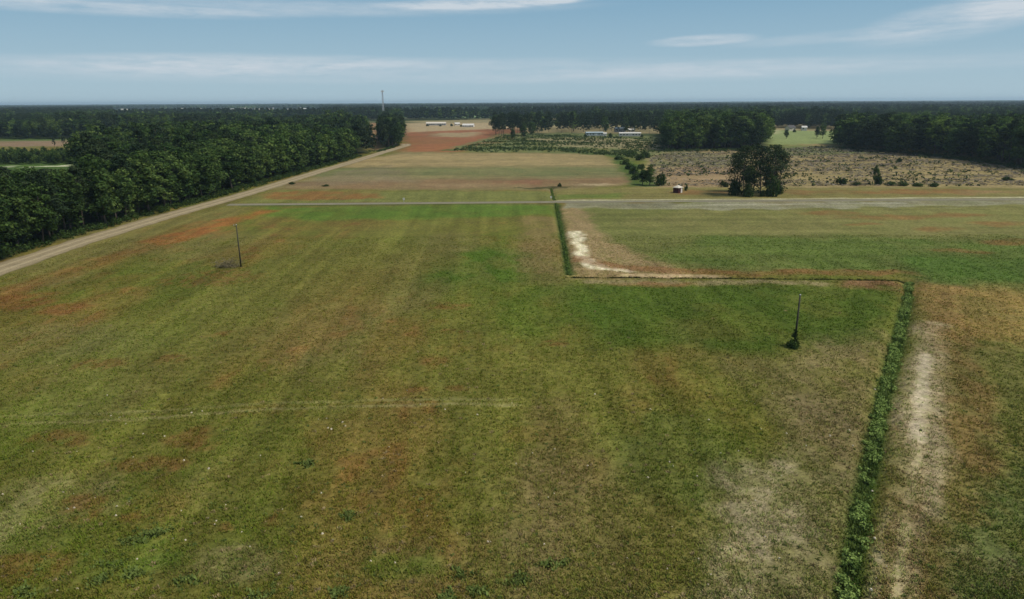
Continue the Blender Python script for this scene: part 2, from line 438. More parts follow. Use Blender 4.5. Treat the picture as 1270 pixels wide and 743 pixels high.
# ------------------------------------------------------------------ ground sheet
def axis_x():
    a = list(np.arange(-165, 165.01, .75)); s = .75; v = a[-1]; o = []
    while v < 16500: s *= 1.022; v += s; o.append(v)
    return np.array([-q for q in o[::-1]] + a + o)
def axis_y():
    o = [-16500, -8000, -4000, -2000, -1000, -500, -250, -120, -60, -30, -10, 5, 15, 22, 28, 32, 35]; v = 36
    while v < 16500:
        o.append(v); v += min(max(.6, v * v / 42000), 400)
    o.append(16500)
    return np.array(o, float)
ax, ay = axis_x(), axis_y()
X, Y = np.meshgrid(ax, ay); xs, ys = X.ravel(), Y.ravel()
zs = np.zeros(len(xs)); sel = (np.abs(xs) < 260) & (ys > 20) & (ys < 420)
zs[sel] = ground_z(xs[sel], ys[sel])
cov = field_cov(xs, ys)
nx, ny = len(ax), len(ay)
idx = np.arange(nx * ny).reshape(ny, nx)
F = np.stack([idx[:-1, :-1], idx[:-1, 1:], idx[1:, 1:], idx[1:, :-1]], -1).reshape(-1, 4)

def ground_mat():
    m, nt, out = new_mat('field_soil_and_grass')
    co = objco(nt)
    base = N(nt, 'ShaderNodeAttribute', attribute_name='cover').outputs['Color']
    n1 = noise_node(nt, co, 1.1, 4, .65); n2 = noise_node(nt, co, 4.2, 3, .6); n3 = noise_node(nt, co, .22, 4, .6)
    v = math_node(nt, 'ADD', math_node(nt, 'MULTIPLY', n1, 1.5), math_node(nt, 'MULTIPLY', n2, 1.0))
    v = math_node(nt, 'ADD', v, math_node(nt, 'MULTIPLY', n3, .5))
    v = math_node(nt, 'ADD', v, math_node(nt, 'MULTIPLY', noise_node(nt, co, 11.0, 2, .6), .7))
    v = maprange(nt, v, 1.47, 2.23, .42, 1.58)
    col = mix_col(nt, 1.0, base, v, 'MULTIPLY')
    # greener and drier tufts
    g = maprange(nt, noise_node(nt, co, .75, 4, .7), .48, .68, 0, .65)
    col = mix_col(nt, g, col, mix_col(nt, 1.0, base, (.80, .97, .62), 'MULTIPLY'))
    d = maprange(nt, noise_node(nt, co, 2.3, 3, .7), .56, .74, 0, .6)
    col = mix_col(nt, d, col, mix_col(nt, 1.0, base, (1.75, 1.62, 1.9), 'MULTIPLY'))
    principled(nt, out, col, .95, n2, .5, .12, 0, .05)
    return m
me = np_mesh('ground', np.c_[xs, ys, zs], F, ground_mat(), smooth=True)
a = me.attributes.new('cover', 'FLOAT_COLOR', 'POINT')
a.data.foreach_set('color', np.c_[cov, np.ones(len(cov))].astype(np.float32).ravel())
g = link('ground', me); g['kind'] = 'structure'

# ------------------------------------------------------------------ roads
def resample(pl, step):
    pl = np.asarray(pl); seg = np.hypot(*np.diff(pl, axis=0).T); s = np.r_[0, np.cumsum(seg)]
    t = np.arange(0, s[-1] + step, step).clip(0, s[-1])
    return np.c_[np.interp(t, s, pl[:, 0]), np.interp(t, s, pl[:, 1])], t
def strip(name, pl, half, mat, z, step=1.5, jit=.35, nacross=9, crown=.0):
    c, t = resample(pl, step)
    for _ in range(6): c[1:-1] = .25 * c[:-2] + .5 * c[1:-1] + .25 * c[2:]
    d = np.gradient(c, axis=0); d /= np.hypot(*d.T)[:, None] + 1e-9; nrm = np.c_[-d[:, 1], d[:, 0]]
    V = []
    for j in range(nacross):
        u = 2 * j / (nacross - 1) - 1
        w = half * u
        if abs(u) > .99: w = w + (fbm(t, t * 0 + j, 4, 4, 3, 7) - .5) * 2 * jit
        V.append(np.c_[c + nrm * np.reshape(w * np.ones(len(t)), (-1, 1)), np.full(len(t), z + crown * (1 - u * u))])
    V = np.stack(V, 1); n = len(t)
    ii = np.arange(n * nacross).reshape(n, nacross)
    F = np.stack([ii[:-1, :-1], ii[1:, :-1], ii[1:, 1:], ii[:-1, 1:]], -1).reshape(-1, 4)
    me = np_mesh(name, V.reshape(-1, 3), F[:, ::-1], mat, smooth=True)
    u = me.attributes.new('across', 'FLOAT', 'POINT')
    u.data.foreach_set('value', np.tile(np.linspace(-1, 1, nacross), n).astype(np.float32))
    o = link(name, me); o['kind'] = 'structure'; return o
def road_mat(name, c0, c1, wheel, ws):
    m, nt, out = new_mat(name)
    co = objco(nt); u = N(nt, 'ShaderNodeAttribute', attribute_name='across').outputs['Fac']
    f = noise_node(nt, co, .35, 5, .65); f2 = noise_node(nt, co, 3.0, 4, .7)
    col = mix_col(nt, maprange(nt, f, .35, .65, 0, 1), c0, c1)
    au = math_node(nt, 'ABSOLUTE', u)
    tr = math_node(nt, 'SUBTRACT', 1.0, math_node(nt, 'MULTIPLY', math_node(nt, 'ABSOLUTE', math_node(nt, 'SUBTRACT', au, .38)), 5.0), clamp=True)
    col = mix_col(nt, math_node(nt, 'MULTIPLY', tr, ws), col, wheel)
    col = mix_col(nt, 1.0, col, maprange(nt, f2, .3, .7, .75, 1.25), 'MULTIPLY')
    ed = math_node(nt, 'MULTIPLY', maprange(nt, math_node(nt, 'ADD', au, math_node(nt, 'MULTIPLY', f2, .3)), .95, 1.15, 0, 1), .7)
    col = mix_col(nt, ed, col, alb(92, 84, 56))
    principled(nt, out, col, .95, f2, .4, .05, 0, .05)
    return m
strip('dirt_road', ROAD_L, 4.3, road_mat('packed_dirt', alb(136,122,96), alb(118,106,84), alb(160,146,118), .6), .03, 1.5, .7, 13, .06)
strip('paved_road', PAVED[:], 2.6, road_mat('worn_asphalt', alb(116,110,92), alb(105,100,84), alb(126,119,100), .4), .036, 3, .25, 9, .05)

# ------------------------------------------------------------------ foliage generators
def leaf_cloud(C, R, per, size, seed, upb=.35, ctone=None):
    """leaf sprays through the volume of many clumps: returns verts, quads, tone per face"""
    g = np.random.default_rng(seed)
    n = len(C); k = n * per
    ci = np.repeat(np.arange(n), per)
    d = g.normal(size=(k, 3)); d /= np.linalg.norm(d, axis=1)[:, None]
    u = g.uniform(.25, 1.0, k) ** .45
    p = C[ci] + d * R[ci] * u[:, None]
    nr = d + g.normal(size=(k, 3)) * .55 + np.array((0, 0, upb)); nr /= np.linalg.norm(nr, axis=1)[:, None]
    a = np.cross(nr, g.normal(size=(k, 3))); a /= np.linalg.norm(a, axis=1)[:, None]; b = np.cross(nr, a)
    s = size * g.uniform(.55, 1.35, k)[:, None]; q = g.uniform(.45, .9, k)[:, None]
    V = np.stack([p - a * s * .5, p - b * s * q * .5 + nr * s * .12, p + a * s * .5, p + b * s * q * .5 - nr * s * .1], 1)
    ct = g.uniform(.25, .75, n) if ctone is None else ctone
    tone = np.clip(ct[ci] + g.normal(size=k) * .14, 0, 1)
    return V.reshape(-1, 3), np.arange(k * 4).reshape(k, 4), tone
def ridge_noise(d, seed):
    g = np.random.default_rng(seed); r = np.zeros(len(d))
    for _ in range(5):
        a = g.normal(size=3); a /= np.linalg.norm(a); r += np.sin(d @ a * g.uniform(2, 5) + g.uniform(0, 6)) / 5
    return r
def broad_crown(seed, h, w, base, nc=46, per=60, size=.62):
    g = np.random.default_rng(seed)
    d = g.normal(size=(nc, 3)); d /= np.linalg.norm(d, axis=1)[:, None]
    rr = (.62 + .42 * ridge_noise(d, seed)) * g.uniform(.55, 1.05, nc)
    cz = base + (h - base) * .52
    C = np.c_[d[:, 0] * w * rr, d[:, 1] * w * rr, cz + d[:, 2] * (h - base) * .5 * (rr + .18)]
    hr = np.clip((C[:, 2] - base) / (h - base), 0, 1)
    C[:, :2] *= (1.05 - .35 * hr ** 2)[:, None]
    R = np.c_[np.full(nc, 1), np.full(nc, 1), np.full(nc, .8)] * (g.uniform(.20, .36, nc) * w)[:, None]
    R *= np.array((1, 1, 1.0))
    C[:, 2] = np.maximum(C[:, 2], base + R[:, 2] * .6); C[:, 2] = np.minimum(C[:, 2], h - R[:, 2] * .8)
    return leaf_cloud(C, R, per, size, seed + 1, .4, np.clip(.48 + g.normal(size=nc) * .2, .05, .95))
def pine_crown(seed, h, w, base, nc=44, per=46, size=.6):
    g = np.random.default_rng(seed)
    t = g.uniform(0, 1, nc) ** .8
    prof = np.interp(t, [0, .25, .6, .85, 1], [.55, .95, .9, .55, .15])
    ph = g.uniform(0, 2 * math.pi, nc); rr = g.uniform(.15, 1.0, nc) ** .7 * prof * w
    C = np.c_[np.cos(ph) * rr, np.sin(ph) * rr, base + (h - base) * t]
    R = np.c_[g.uniform(.22, .42, nc), g.uniform(.22, .42, nc), g.uniform(.14, .24, nc)] * w
    C[:, 2] = np.minimum(C[:, 2], h - R[:, 2])
    return leaf_cloud(C, R, per, size, seed + 1, .6, np.clip(.45 + g.normal(size=nc) * .2, .05, .95)) + (C,)
def trunk_mesh(name, seed, h, r, limbs, mat, up_to=.86, bend=.3):
    g = random.Random(seed); mb = MB()
    n = 7; pts = []; x = y = 0
    for i in range(n):
        z = h * up_to * i / (n - 1)
        pts.append((x, y, z - (.15 if i == 0 else 0))); x += g.uniform(-bend, bend); y += g.uniform(-bend, bend)
    mb.tube(pts, [r * (1.25 if i == 0 else 1 - .82 * i / (n - 1)) for i in range(n)], 7)
    for (cx, cy, cz) in limbs:
        zf = max(.12, min(.95, (cz / (h * up_to)) - .12)); k = zf * (n - 1); i = min(int(k), n - 2); f = k - i
        s = [pts[i][q] * (1 - f) + pts[i + 1][q] * f for q in range(3)]
        mid = [(s[q] * .45 + (cx, cy, cz)[q] * .55) for q in range(3)]; mid[2] -= .25
        rr = r * (1 - .8 * zf) * .5
        mb.tube([s, mid, (cx, cy, cz)], [rr, rr * .6, rr * .2], 5)
    return mb.mesh(name, mat, True)

KIND = {'broadleaf_tree': [], 'pine_tree': []}
NEARP = {'broadleaf_tree': [], 'pine_tree': []}
for i in range(6):
    h = [19, 21, 18, 20, 22, 17][i]; w = [5.2, 5.6, 4.8, 6.2, 5.0, 5.4][i]; base = [1.0, 1.6, .6, 2.2, 2.5, .8][i]
    v, f, t = broad_crown(100 + i * 7, h, w, base, 58, 64, .66)
    cm = np_mesh('crown', v, f, M['broad'], t)
    gg = random.Random(i); lim = [(gg.uniform(-.6, .6) * w, gg.uniform(-.6, .6) * w, h * gg.uniform(.4, .85)) for _ in range(9)]
    KIND['broadleaf_tree'].append((cm, trunk_mesh('trunk', i, h, .26, lim, M['bark'])))
for i in range(6):
    h = [22, 24, 21, 23, 25, 20][i]; w = [3.6, 4.2, 3.4, 4.0, 3.8, 4.4][i]; base = [8, 11, 6, 12, 10, 4][i]
    v, f, t, C = pine_crown(300 + i * 7, h, w, base, 60, 50, .6)
    cm = np_mesh('crown', v, f, M['pine'], t)
    lim = [tuple(c) for c in C[:14]]
    KIND['pine_tree'].append((cm, trunk_mesh('trunk', 50 + i, h, .24, lim, M['bark'], .92, .15)))
# lighter leafy kind and a loose open pine
M['broad_light'] = leaf_mat('pale_leafy_foliage', (0.030, 0.060, 0.014), (0.085, 0.150, 0.034), (0.20, 0.275, 0.065), 0.35)
for i in range(4):
    h = [19, 21, 18, 20][i]; w = [5.6, 6.0, 5.4, 6.4][i]
    v, f, t = broad_crown(160 + i * 7, h, w, 1.5, 58, 64, .7)
    gg = random.Random(40 + i); lim = [(gg.uniform(-.6, .6) * w, gg.uniform(-.6, .6) * w, h * gg.uniform(.4, .85)) for _ in range(9)]
    KIND['broadleaf_tree'].append((np_mesh('crown', v, f, M['broad_light'], t), trunk_mesh('trunk', 20 + i, h, .26, lim, M['bark'])))
for i in range(3):
    v, f, t, C = pine_crown(380 + i * 7, 20, 5.2, [2.5, 4, 1.5][i], 52, 30, .6)
    KIND['pine_tree'].append((np_mesh('crown', v, f, M['pine'], t), trunk_mesh('trunk', 70 + i, 20, .24, [tuple(c) for c in C[:22]], M['bark'], .92, .3)))
HT = {'broadleaf_tree': [19, 21, 18, 20, 22, 17, 19, 21, 18, 20], 'pine_tree': [22, 24, 21, 23, 25, 20, 20, 20, 20]}

def tree(kind, var, x, y, h, rz, label, group, cat=None, fat=1.0, z=0.0):
    s = h / HT[kind][var]
    o = empty(kind, (x, y, z), rz); o.scale = (s * fat, s * fat, s)
    c, t = KIND[kind][var]
    link('crown', c, o); link('trunk', t, o)
    return tag(o, label, cat or ('pine tree' if kind == 'pine_tree' else 'tree'), group)

# shrubs
SHRUB = []
for i in range(5):
    g_ = np.random.default_rng(500 + i); nc = 16
    d = g_.normal(size=(nc, 3)); d /= np.linalg.norm(d, axis=1)[:, None]; d[:, 2] = np.abs(d[:, 2])
    C = d * np.array((.62, .62, .58)) * g_.uniform(.4, 1.0, nc)[:, None] + np.array((0, 0, .12)); R = np.repeat(g_.uniform(.22, .4, nc)[:, None], 3, 1)
    C[:, 2] = np.maximum(C[:, 2], R[:, 2] * .7)
    v, f, t = leaf_cloud(C, R, 48, .16, 600 + i, .5)
    v[:, 2] = np.maximum(v[:, 2], 0.0)
    sm = MB()
    for k in range(5):
        an = k * 1.3 + i; sm.tube([(.03 * math.cos(an), .03 * math.sin(an), -.03), (.2 * math.cos(an), .2 * math.sin(an), .4), (.35 * math.cos(an), .35 * math.sin(an), .75)], [.03, .02, .008], 5)
    SHRUB.append((np_mesh('foliage', v, f, M['shrub'], t), sm.mesh('stem', M['bark'], True)))
def shrub(x, y, w, h, label, group=None, var=None, name='bush', z=0.0):
    k = random.randrange(5) if var is None else var
    o = empty(name, (x, y, z), random.uniform(0, 6)); o.scale = (w * .5, w * .5, h)
    link('foliage', SHRUB[k][0], o); link('stem', SHRUB[k][1], o)
    return tag(o, label, 'bush', group)

# ------------------------------------------------------------------ woods
rT = random.Random(5)
def plot(polyw, sp, pine, hr, name, skip=None):
    """tree spots on a jittered grid inside a world polygon"""
    poly_ = np.asarray(polyw); lo = poly_.min(0); hi = poly_.max(0)
    gx, gy = np.meshgrid(np.arange(lo[0], hi[0], sp), np.arange(lo[1], hi[1], sp * .9))
    gx = gx + (np.arange(gx.shape[0]) % 2)[:, None] * sp * .5
    x = gx.ravel() + rng.uniform(-.42, .42, gx.size) * sp; y = gy.ravel() + rng.uniform(-.42, .42, gx.size) * sp
    k = inside(x, y, poly_)
    out = []
    for a, b in zip(x[k], y[k]):
        if skip and skip(a, b): continue
        kind = 'pine_tree' if rT.random() < (pine(a, b) if callable(pine) else pine) else 'broadleaf_tree'
        h = rT.uniform(*(hr(a, b) if callable(hr) else hr))
        out.append((a, b, kind, h, name))
    return out
HOUSE_PX = [(252, 209), (192, 211), (214, 206), (160, 214)]
HOUSE_W = [P(*q) for q in HOUSE_PX]
def see_over(a, b, lo, hi):
    """heights in the opening at the far left: the pale track shows above these crowns"""
    pr = proj(a, b, 0)
    if pr and pr[0] < 118:
        m = max(5.0, H - 76 * pr[2] / FPX)
        return (min(lo, m - 2.0), min(hi, m + 1.0))
    return (lo, hi)
def near_house(a, b):
    pr = proj(a, b, 0)
    for q, w in zip(HOUSE_PX, HOUSE_W):
        if math.hypot(a - w[0], b - w[1]) < 11: return True
        if pr and b < w[1] and b > w[1] - 42 and abs(pr[0] - q[0]) < 7: return True
    return False
spots = []
rx = np.interp
def edge_x(y): return float(np.interp(y, ROAD_L[:-1, 1], ROAD_L[:-1, 0])) - 7.0
ysq = np.linspace(118, 498, 60)
E = [(edge_x(y), y) for y in ysq]
def band(off0, off1, y0, y1):
    yy = np.linspace(y0, y1, 30)
    return [(edge_x(y) - off0, y) for y in yy] + [(edge_x(y) - off1, y) for y in yy[::-1]]
# front strip along the road, low bushes at the hem
spots += plot(band(1, 13, 118, 490), 5.2, .12, lambda a, b: see_over(a, b, 16, 21), 'roadside')
spots += plot(band(13, 34, 118, 490), 6.2, lambda a, b: .2 if b < 200 or b > 330 else .65,
              lambda a, b: see_over(a, b, 18, 23), 'roadside', near_house)
def openl(a, b):
    pr = proj(a, b, 0)
    return near_house(a, b) or pr is None or pr[0] < 105
spots += plot(band(34, 150, 200, 500), 7.4, lambda a, b: .7 if b < 330 else .35, lambda a, b: (13, 19) if fbm(np.array([a]), np.array([b]), 45, 45, 2, 66)[0] < .5 else (19, 26), 'roadside deep', openl)
# behind the pale track at the left edge: young trees, then a clearing, then the deep wood
spots += plot(PP([(106, 188), (160, 178), (300, 166), (300, 190), (106, 204), (-80, 205.5), (-80, 198), (104, 197)]), 7.5, .25,
              lambda a, b: (5, 7.5) if proj(a, b, 0)[0] < 112 else (15, 20), 'young wood', near_house)
spots += plot(PP([(-80, 205.0), (104, 204), (106, 197), (-80, 198)]), 4.6, .15, (6.5, 9.0), 'young wood', near_house)
# dark clump at the end of the dirt road
spots += plot(PP([(473, 187), (492, 182), (500, 177), (498, 166), (474, 168)]), 6.0, .55, (19, 24), 'road end')
# right-hand woods
spots += plot(PP([(826, 187), (900, 185), (946, 186), (952, 172), (900, 164), (826, 166)]), 7.5, lambda a, b: .15 if proj(a, b, 0)[0] < 905 else .6, (20, 28), 'middle wood')
FR = PP([(1036, 184), (1080, 186), (1150, 193), (1220, 202), (1300, 213)])
spots += plot(np.vstack([FR, PP([(1340, 196), (1220, 185), (1120, 176), (1040, 174)])]), 7.5, .3, (18, 27), 'right wood')
# open row of pines behind the far houses
spots += plot(PP([(612, 168), (640, 171), (690, 166), (820, 166), (820, 158), (700, 158), (612, 161)]), 17, .85, (19, 25), 'house pines')

def apparent(s):
    pr = proj(s[0], s[1], s[3] * .5)
    if pr is None: return 0
    return s[3] * FPX / pr[2] if -60 < pr[0] < 1330 else 0
def visible_rank(s):
    # trees behind the first rows of a wood are mostly hidden: rank the front ones first
    a = apparent(s)
    if s[4] == 'roadside deep': a *= .8
    return a
spots.sort(key=visible_rank, reverse=True)
quota = {'roadside': 150, 'roadside deep': 28, 'young wood': 12, 'road end': 14, 'middle wood': 34, 'right wood': 34, 'house pines': 24}
indiv, rest = [], []
cnt = {}
for s in spots:
    if cnt.get(s[4], 0) < quota[s[4]] and apparent(s) > 0:
        cnt[s[4]] = cnt.get(s[4], 0) + 1; indiv.append(s)
    else: rest.append(s)
ORD = ['first', 'second', 'third', 'fourth', 'fifth', 'sixth', 'seventh', 'eighth', 'ninth', 'tenth', 'eleventh', 'twelfth', 'thirteenth', 'fourteenth', 'fifteenth',
       'sixteenth', 'seventeenth', 'eighteenth', 'nineteenth', 'twentieth']
def ordw(i):
    if i < 20: return ORD[i]
    tens = ['', '', 'twenty', 'thirty', 'forty', 'fifty', 'sixty', 'seventy', 'eighty', 'ninety']
    n = i + 1
    pre = 'hundred and ' if n > 100 else ''
    n = n % 100 if n > 100 else n
    if n == 100 or n == 0: return 'hundredth'
    if n < 21: return pre + ORD[n - 1]
    t, o = divmod(n, 10)
    return pre + ((tens[t][:-1] + 'ieth') if o == 0 else tens[t] + '-' + ORD[o - 1])
WHERE = {'roadside': 'in the wood beside the dirt road', 'roadside deep': 'standing further inside the wood left of the dirt road',
         'young wood': 'beyond the pale track at the left', 'road end': 'in the dark clump where the dirt road ends',
         'middle wood': 'in the wood behind the cleared land, middle right', 'right wood': 'along the right wood edge above the cleared land',
         'house pines': 'in the open stand around the far houses'}
LOOK = {('pine_tree', 'roadside'): 'tall dark pine', ('broadleaf_tree', 'roadside'): 'rounded leafy green tree'}
by = {}
for s in indiv: by.setdefault((s[2], s[4]), []).append(s)
for (kind, reg), L in by.items():
    L.sort(key=lambda s: proj(s[0], s[1], s[3] * .8)[0])
    n = 0
    for i, s in enumerate(L):
        noun = 'pine' if kind == 'pine_tree' else 'leafy tree'
        side = '%s %s from the left %s' % (ordw(i), noun, WHERE[reg])
        fat = (.85 if reg == 'house pines' else 1.08) if kind == 'pine_tree' else rT.uniform(1.15, 1.5)
        tree(kind, 6 + rT.randrange(4) if (kind == 'broadleaf_tree' and rT.random() < (.6 if reg in ('middle wood', 'right wood') else .2)) else rT.randrange(6) if reg != 'house pines' or kind != 'pine_tree' else [1, 3, 4][rT.randrange(3)], s[0], s[1], s[3], rT.uniform(0, 6.28), side, 'trees ' + WHERE[reg], None, fat)

# ------------------------------------------------------------------ woods too many to count: geometry-node stuff
def gn_scatter(name, pts, protos, mat_unused=None):
    pc = bpy.data.collections.new(name + '_sources')
    for k, me in enumerate(protos):
        pc.objects.link(bpy.data.objects.new('%s_source' % name, me))
    me = bpy.data.meshes.new(name)
    me.vertices.add(len(pts)); me.vertices.foreach_set('co', np.ascontiguousarray(pts[:, :3], np.float32).ravel())
    for nm, col in (('rot', 3), ('scl', 4), ('wid', 5)):
        a = me.attributes.new(nm, 'FLOAT', 'POINT'); a.data.foreach_set('value', np.ascontiguousarray(pts[:, col], np.float32))
    a = me.attributes.new('pick', 'INT', 'POINT'); a.data.foreach_set('value', pts[:, 6].astype(np.int32))
    me.update()
    ng = bpy.data.node_groups.new(name, 'GeometryNodeTree')
    ng.interface.new_socket('Geometry', in_out='INPUT', socket_type='NodeSocketGeometry')
    ng.interface.new_socket('Geometry', in_out='OUTPUT', socket_type='NodeSocketGeometry')
    gi = ng.nodes.new('NodeGroupInput'); go = ng.nodes.new('NodeGroupOutput')
    ci = ng.nodes.new('GeometryNodeCollectionInfo'); ci.inputs['Collection'].default_value = pc
    ci.inputs['Separate Children'].default_value = True; ci.inputs['Reset Children'].default_value = True
    ip = ng.nodes.new('GeometryNodeInstanceOnPoints'); ip.inputs['Pick Instance'].default_value = True
    def attr(nm, ty):
        n = ng.nodes.new('GeometryNodeInputNamedAttribute'); n.data_type = ty; n.inputs['Name'].default_value = nm
        return n.outputs['Attribute']
    rot = ng.nodes.new('ShaderNodeCombineXYZ'); ng.links.new(attr('rot', 'FLOAT'), rot.inputs[2])
    scl = ng.nodes.new('ShaderNodeCombineXYZ')
    w = attr('wid', 'FLOAT'); ng.links.new(w, scl.inputs[0]); ng.links.new(w, scl.inputs[1]); ng.links.new(attr('scl', 'FLOAT'), scl.inputs[2])
    ng.links.new(gi.outputs[0], ip.inputs['Points']); ng.links.new(ci.outputs[0], ip.inputs['Instance'])
    ng.links.new(attr('pick', 'INT'), ip.inputs['Instance Index']); ng.links.new(rot.outputs[0], ip.inputs['Rotation'])
    ng.links.new(scl.outputs[0], ip.inputs['Scale']); ng.links.new(ip.outputs[0], go.inputs[0])
    o = link(name, me); md = o.modifiers.new('scatter', 'NODES'); md.node_group = ng
    return o
# source meshes: whole small trees (trunk hidden in the crown) at three levels of detail
def join_tree(kind, seed, nc, per, size, mt='broad'):
    if kind == 'b': v, f, t = broad_crown(seed, 20, 5.6, 1.0, nc, per, size); m = M[mt]
    else: v, f, t, _ = pine_crown(seed, 22, 4.2, 5, nc, per, size); m = M['pine']
    return np_mesh('woodland_tree', v, f, m, t)
LOD1 = [join_tree('b', 900 + i, 44, 22, 1.15, 'broad_light' if i == 3 else 'broad') for i in range(4)] + [join_tree('p', 950 + i, 40, 20, 1.1) for i in range(4)]
LOD2 = [join_tree('b', 700 + i, 20, 12, 2.6, 'broad_light' if i == 2 else 'broad') for i in range(3)] + [join_tree('p', 750 + i, 20, 12, 2.3) for i in range(3)]
def pick(kind, lod):
    n = len(lod) // 2
    return rT.randrange(n) + (n if kind == 'pine_tree' else 0)
arr = np.array([(s[0], s[1], 0, rT.uniform(0, 6.28), s[3] / (20 if s[2] == 'broadleaf_tree' else 22), s[3] / (16 if s[2] == 'broadleaf_tree' else 20), pick(s[2], LOD1)) for s in rest])

# country between 480 m and the horizon: woods wherever no field, yard or road lies
def bare(x, y):
    C_ = np.zeros(x.shape, bool)
    for pts in BARE: C_ |= inside(x, y, pts)
    return C_
BARE = [PP(q) for q in [
    [(298,150.5),(445,149.5),(474,150),(474,188),(455,188),(455,164),(298,160)],                          # cream field and the gap left of the clump
    [(470,187),(498,153),(520,150.5),(650,150.5),(830,158),(830,190),(1036,184),(1290,212),(1290,255),(300,255)],
    [(940,159),(1048,161),(1050,186),(940,188)],
    [(-120,173),(128,173),(135,186),(-120,187)], [(-120,196),(104,196),(104,230),(-120,240)],
    [(496,139.5),(606,140),(606,146),(496,146)], [(606,138),(730,138),(730,142),(606,142)],
    [(140,138.6),(395,138.6),(395,146),(140,146)], [(500,149),(640,149),(640,160),(500,160)],
    [(640,148),(760,152),(880,155),(880,166),(640,166)], [(190,150),(300,150),(300,153),(200,154)],
]]
SECT = [(140, 395, 139.2), (498, 604, 146.5), (604, 730, 142.5)]
def low_wood(x, y, h):
    """young plantation where the far fields and the town show above the trees"""
    pr = proj(x, y, 0)
    if pr is None: return h
    for a, b, yt in SECT:
        if a < pr[0] < b:
            hy = CY + (yt - CY) - (FPX * math.tan(0)); t = top_z((x, y), pr[0], yt)
            return min(h, t * rT.uniform(.8, 1.0))
    return h
def wood_pts(d0, d1, sp, half_tan):
    out = []
    y = d0
    while y < d1:
        hw = y * half_tan + 30
        x = np.arange(-hw, hw, sp); x = x + rng.uniform(-.4, .4, len(x)) * sp
        yy = np.full(len(x), y) + rng.uniform(-.4, .4, len(x)) * sp
        out.append(np.c_[x, yy]); y += sp * .9
    return np.vstack(out)
q = wood_pts(470, 1500, 9.0, .86)
k = ~bare(q[:, 0], q[:, 1])
lw = np.array([(q_[0] > edge_x(min(q_[1], 490)) - 160 and q_[1] < 500 and q_[0] < 0) for q_ in q]); k &= ~lw
k &= ~inside(q[:, 0], q[:, 1], PP([(-80, 184), (300, 164), (300, 205), (-80, 207)]))
for pl in (PP([(820,190),(955,190),(955,163),(820,163)]), np.vstack([FR, PP([(1340,196),(1220,185),(1120,176),(1040,174)])])): k &= ~inside(q[:, 0], q[:, 1], pl)
k &= (fbm(q[:, 0], q[:, 1], 130, 130, 3, 77) > .40)
q = q[k]
pn = fbm(q[:, 0], q[:, 1], 110, 110, 3, 78)
mid = []
for (x, y), v in zip(q, pn):
    kd = 'pine_tree' if rT.random() < (.85 if v > .5 else .3) else 'broadleaf_tree'
    h = low_wood(x, y, rT.uniform(17, 24) * (.62 + .7 * float(fbm(np.array([x]), np.array([y]), 70, 70, 2, 67)[0])))
    if h < 3: continue
    mid.append((x, y, 0, rT.uniform(0, 6.28), h / (20 if kd == 'broadleaf_tree' else 22), h / (15.5 if kd == 'broadleaf_tree' else 19), pick(kd, LOD1)))
arr = np.vstack([arr, np.array(mid)])
o = gn_scatter('woodland', arr, LOD1)
tag(o, 'dense mixed woodland of pines and leafy trees behind the fields and clearings', 'woodland', None, 'stuff')
q = wood_pts(1480, 4200, 15.0, .80)
k = ~bare(q[:, 0], q[:, 1])
k &= (fbm(q[:, 0], q[:, 1], 420, 300, 3, 31) < .585)
q = q[k]; pn = fbm(q[:, 0], q[:, 1], 200, 200, 3, 79)
sx = np.array([proj(a, b, 0)[0] for a, b in q]); town = (sx > 140) & (sx < 397) & (q[:, 1] > 2300)
k = ~town | (fbm(q[:, 0], q[:, 1], 90, 90, 3, 36) > .64); q = q[k]; town = town[k]; pn = pn[k]
far = np.c_[q, np.zeros(len(q)), rng.uniform(0, 6.28, len(q)), rng.uniform(.8, 1.2, len(q)), rng.uniform(1.1, 1.7, len(q)),
            np.where(rng.uniform(size=len(q)) < np.where(pn > .48, .85, .3), 3, 0) + rng.integers(0, 3, len(q))]
far[town, 4] *= .45
o = gn_scatter('distant_woodland', far, LOD2)
tag(o, 'flat dark woodland stretching away beyond the farm fields', 'woodland', None, 'stuff')
# blocks of forest canopy, 90 m across, out to the horizon
BL = []
for i in range(4):
    g_ = np.random.default_rng(40 + i); nt_ = 42
    tx = g_.uniform(-48, 48, nt_); ty = g_.uniform(-48, 48, nt_); th = g_.uniform(13, 22, nt_)
    C = np.c_[tx, ty, th * .6]; R = np.c_[g_.uniform(6, 10, nt_), g_.uniform(6, 10, nt_), th * .42]
    v, f, t = leaf_cloud(C, R, 9, 7.5, 50 + i, .6)
    v[:, 2] = np.maximum(v[:, 2], 0.2)
    BL.append(np_mesh('forest_block', v, f, M['pine' if i % 2 else 'broad'], t))
q = wood_pts(4150, 15800, 92.0, .78)
k = ~bare(q[:, 0], q[:, 1]); k &= (fbm(q[:, 0], q[:, 1], 900, 700, 3, 33) < .60); q = q[k]
hz = np.c_[q, np.zeros(len(q)), rng.uniform(0, 6.28, len(q)), rng.uniform(.7, 1.15, len(q)) + 1.1 * (fbm(q[:, 0], q[:, 1], 1500, 900, 3, 35) - .4), np.ones(len(q)) * 1.05, rng.integers(0, 4, len(q))]
o = gn_scatter('horizon_woodland', hz, BL)
tag(o, 'low blue-green forest line along the whole horizon', 'woodland', None, 'stuff')

# ------------------------------------------------------------------ standing trees and bushes in the open
def base_h(px, pb, pt):
    w = P(px, pb); return w, top_z(w, px, pt)
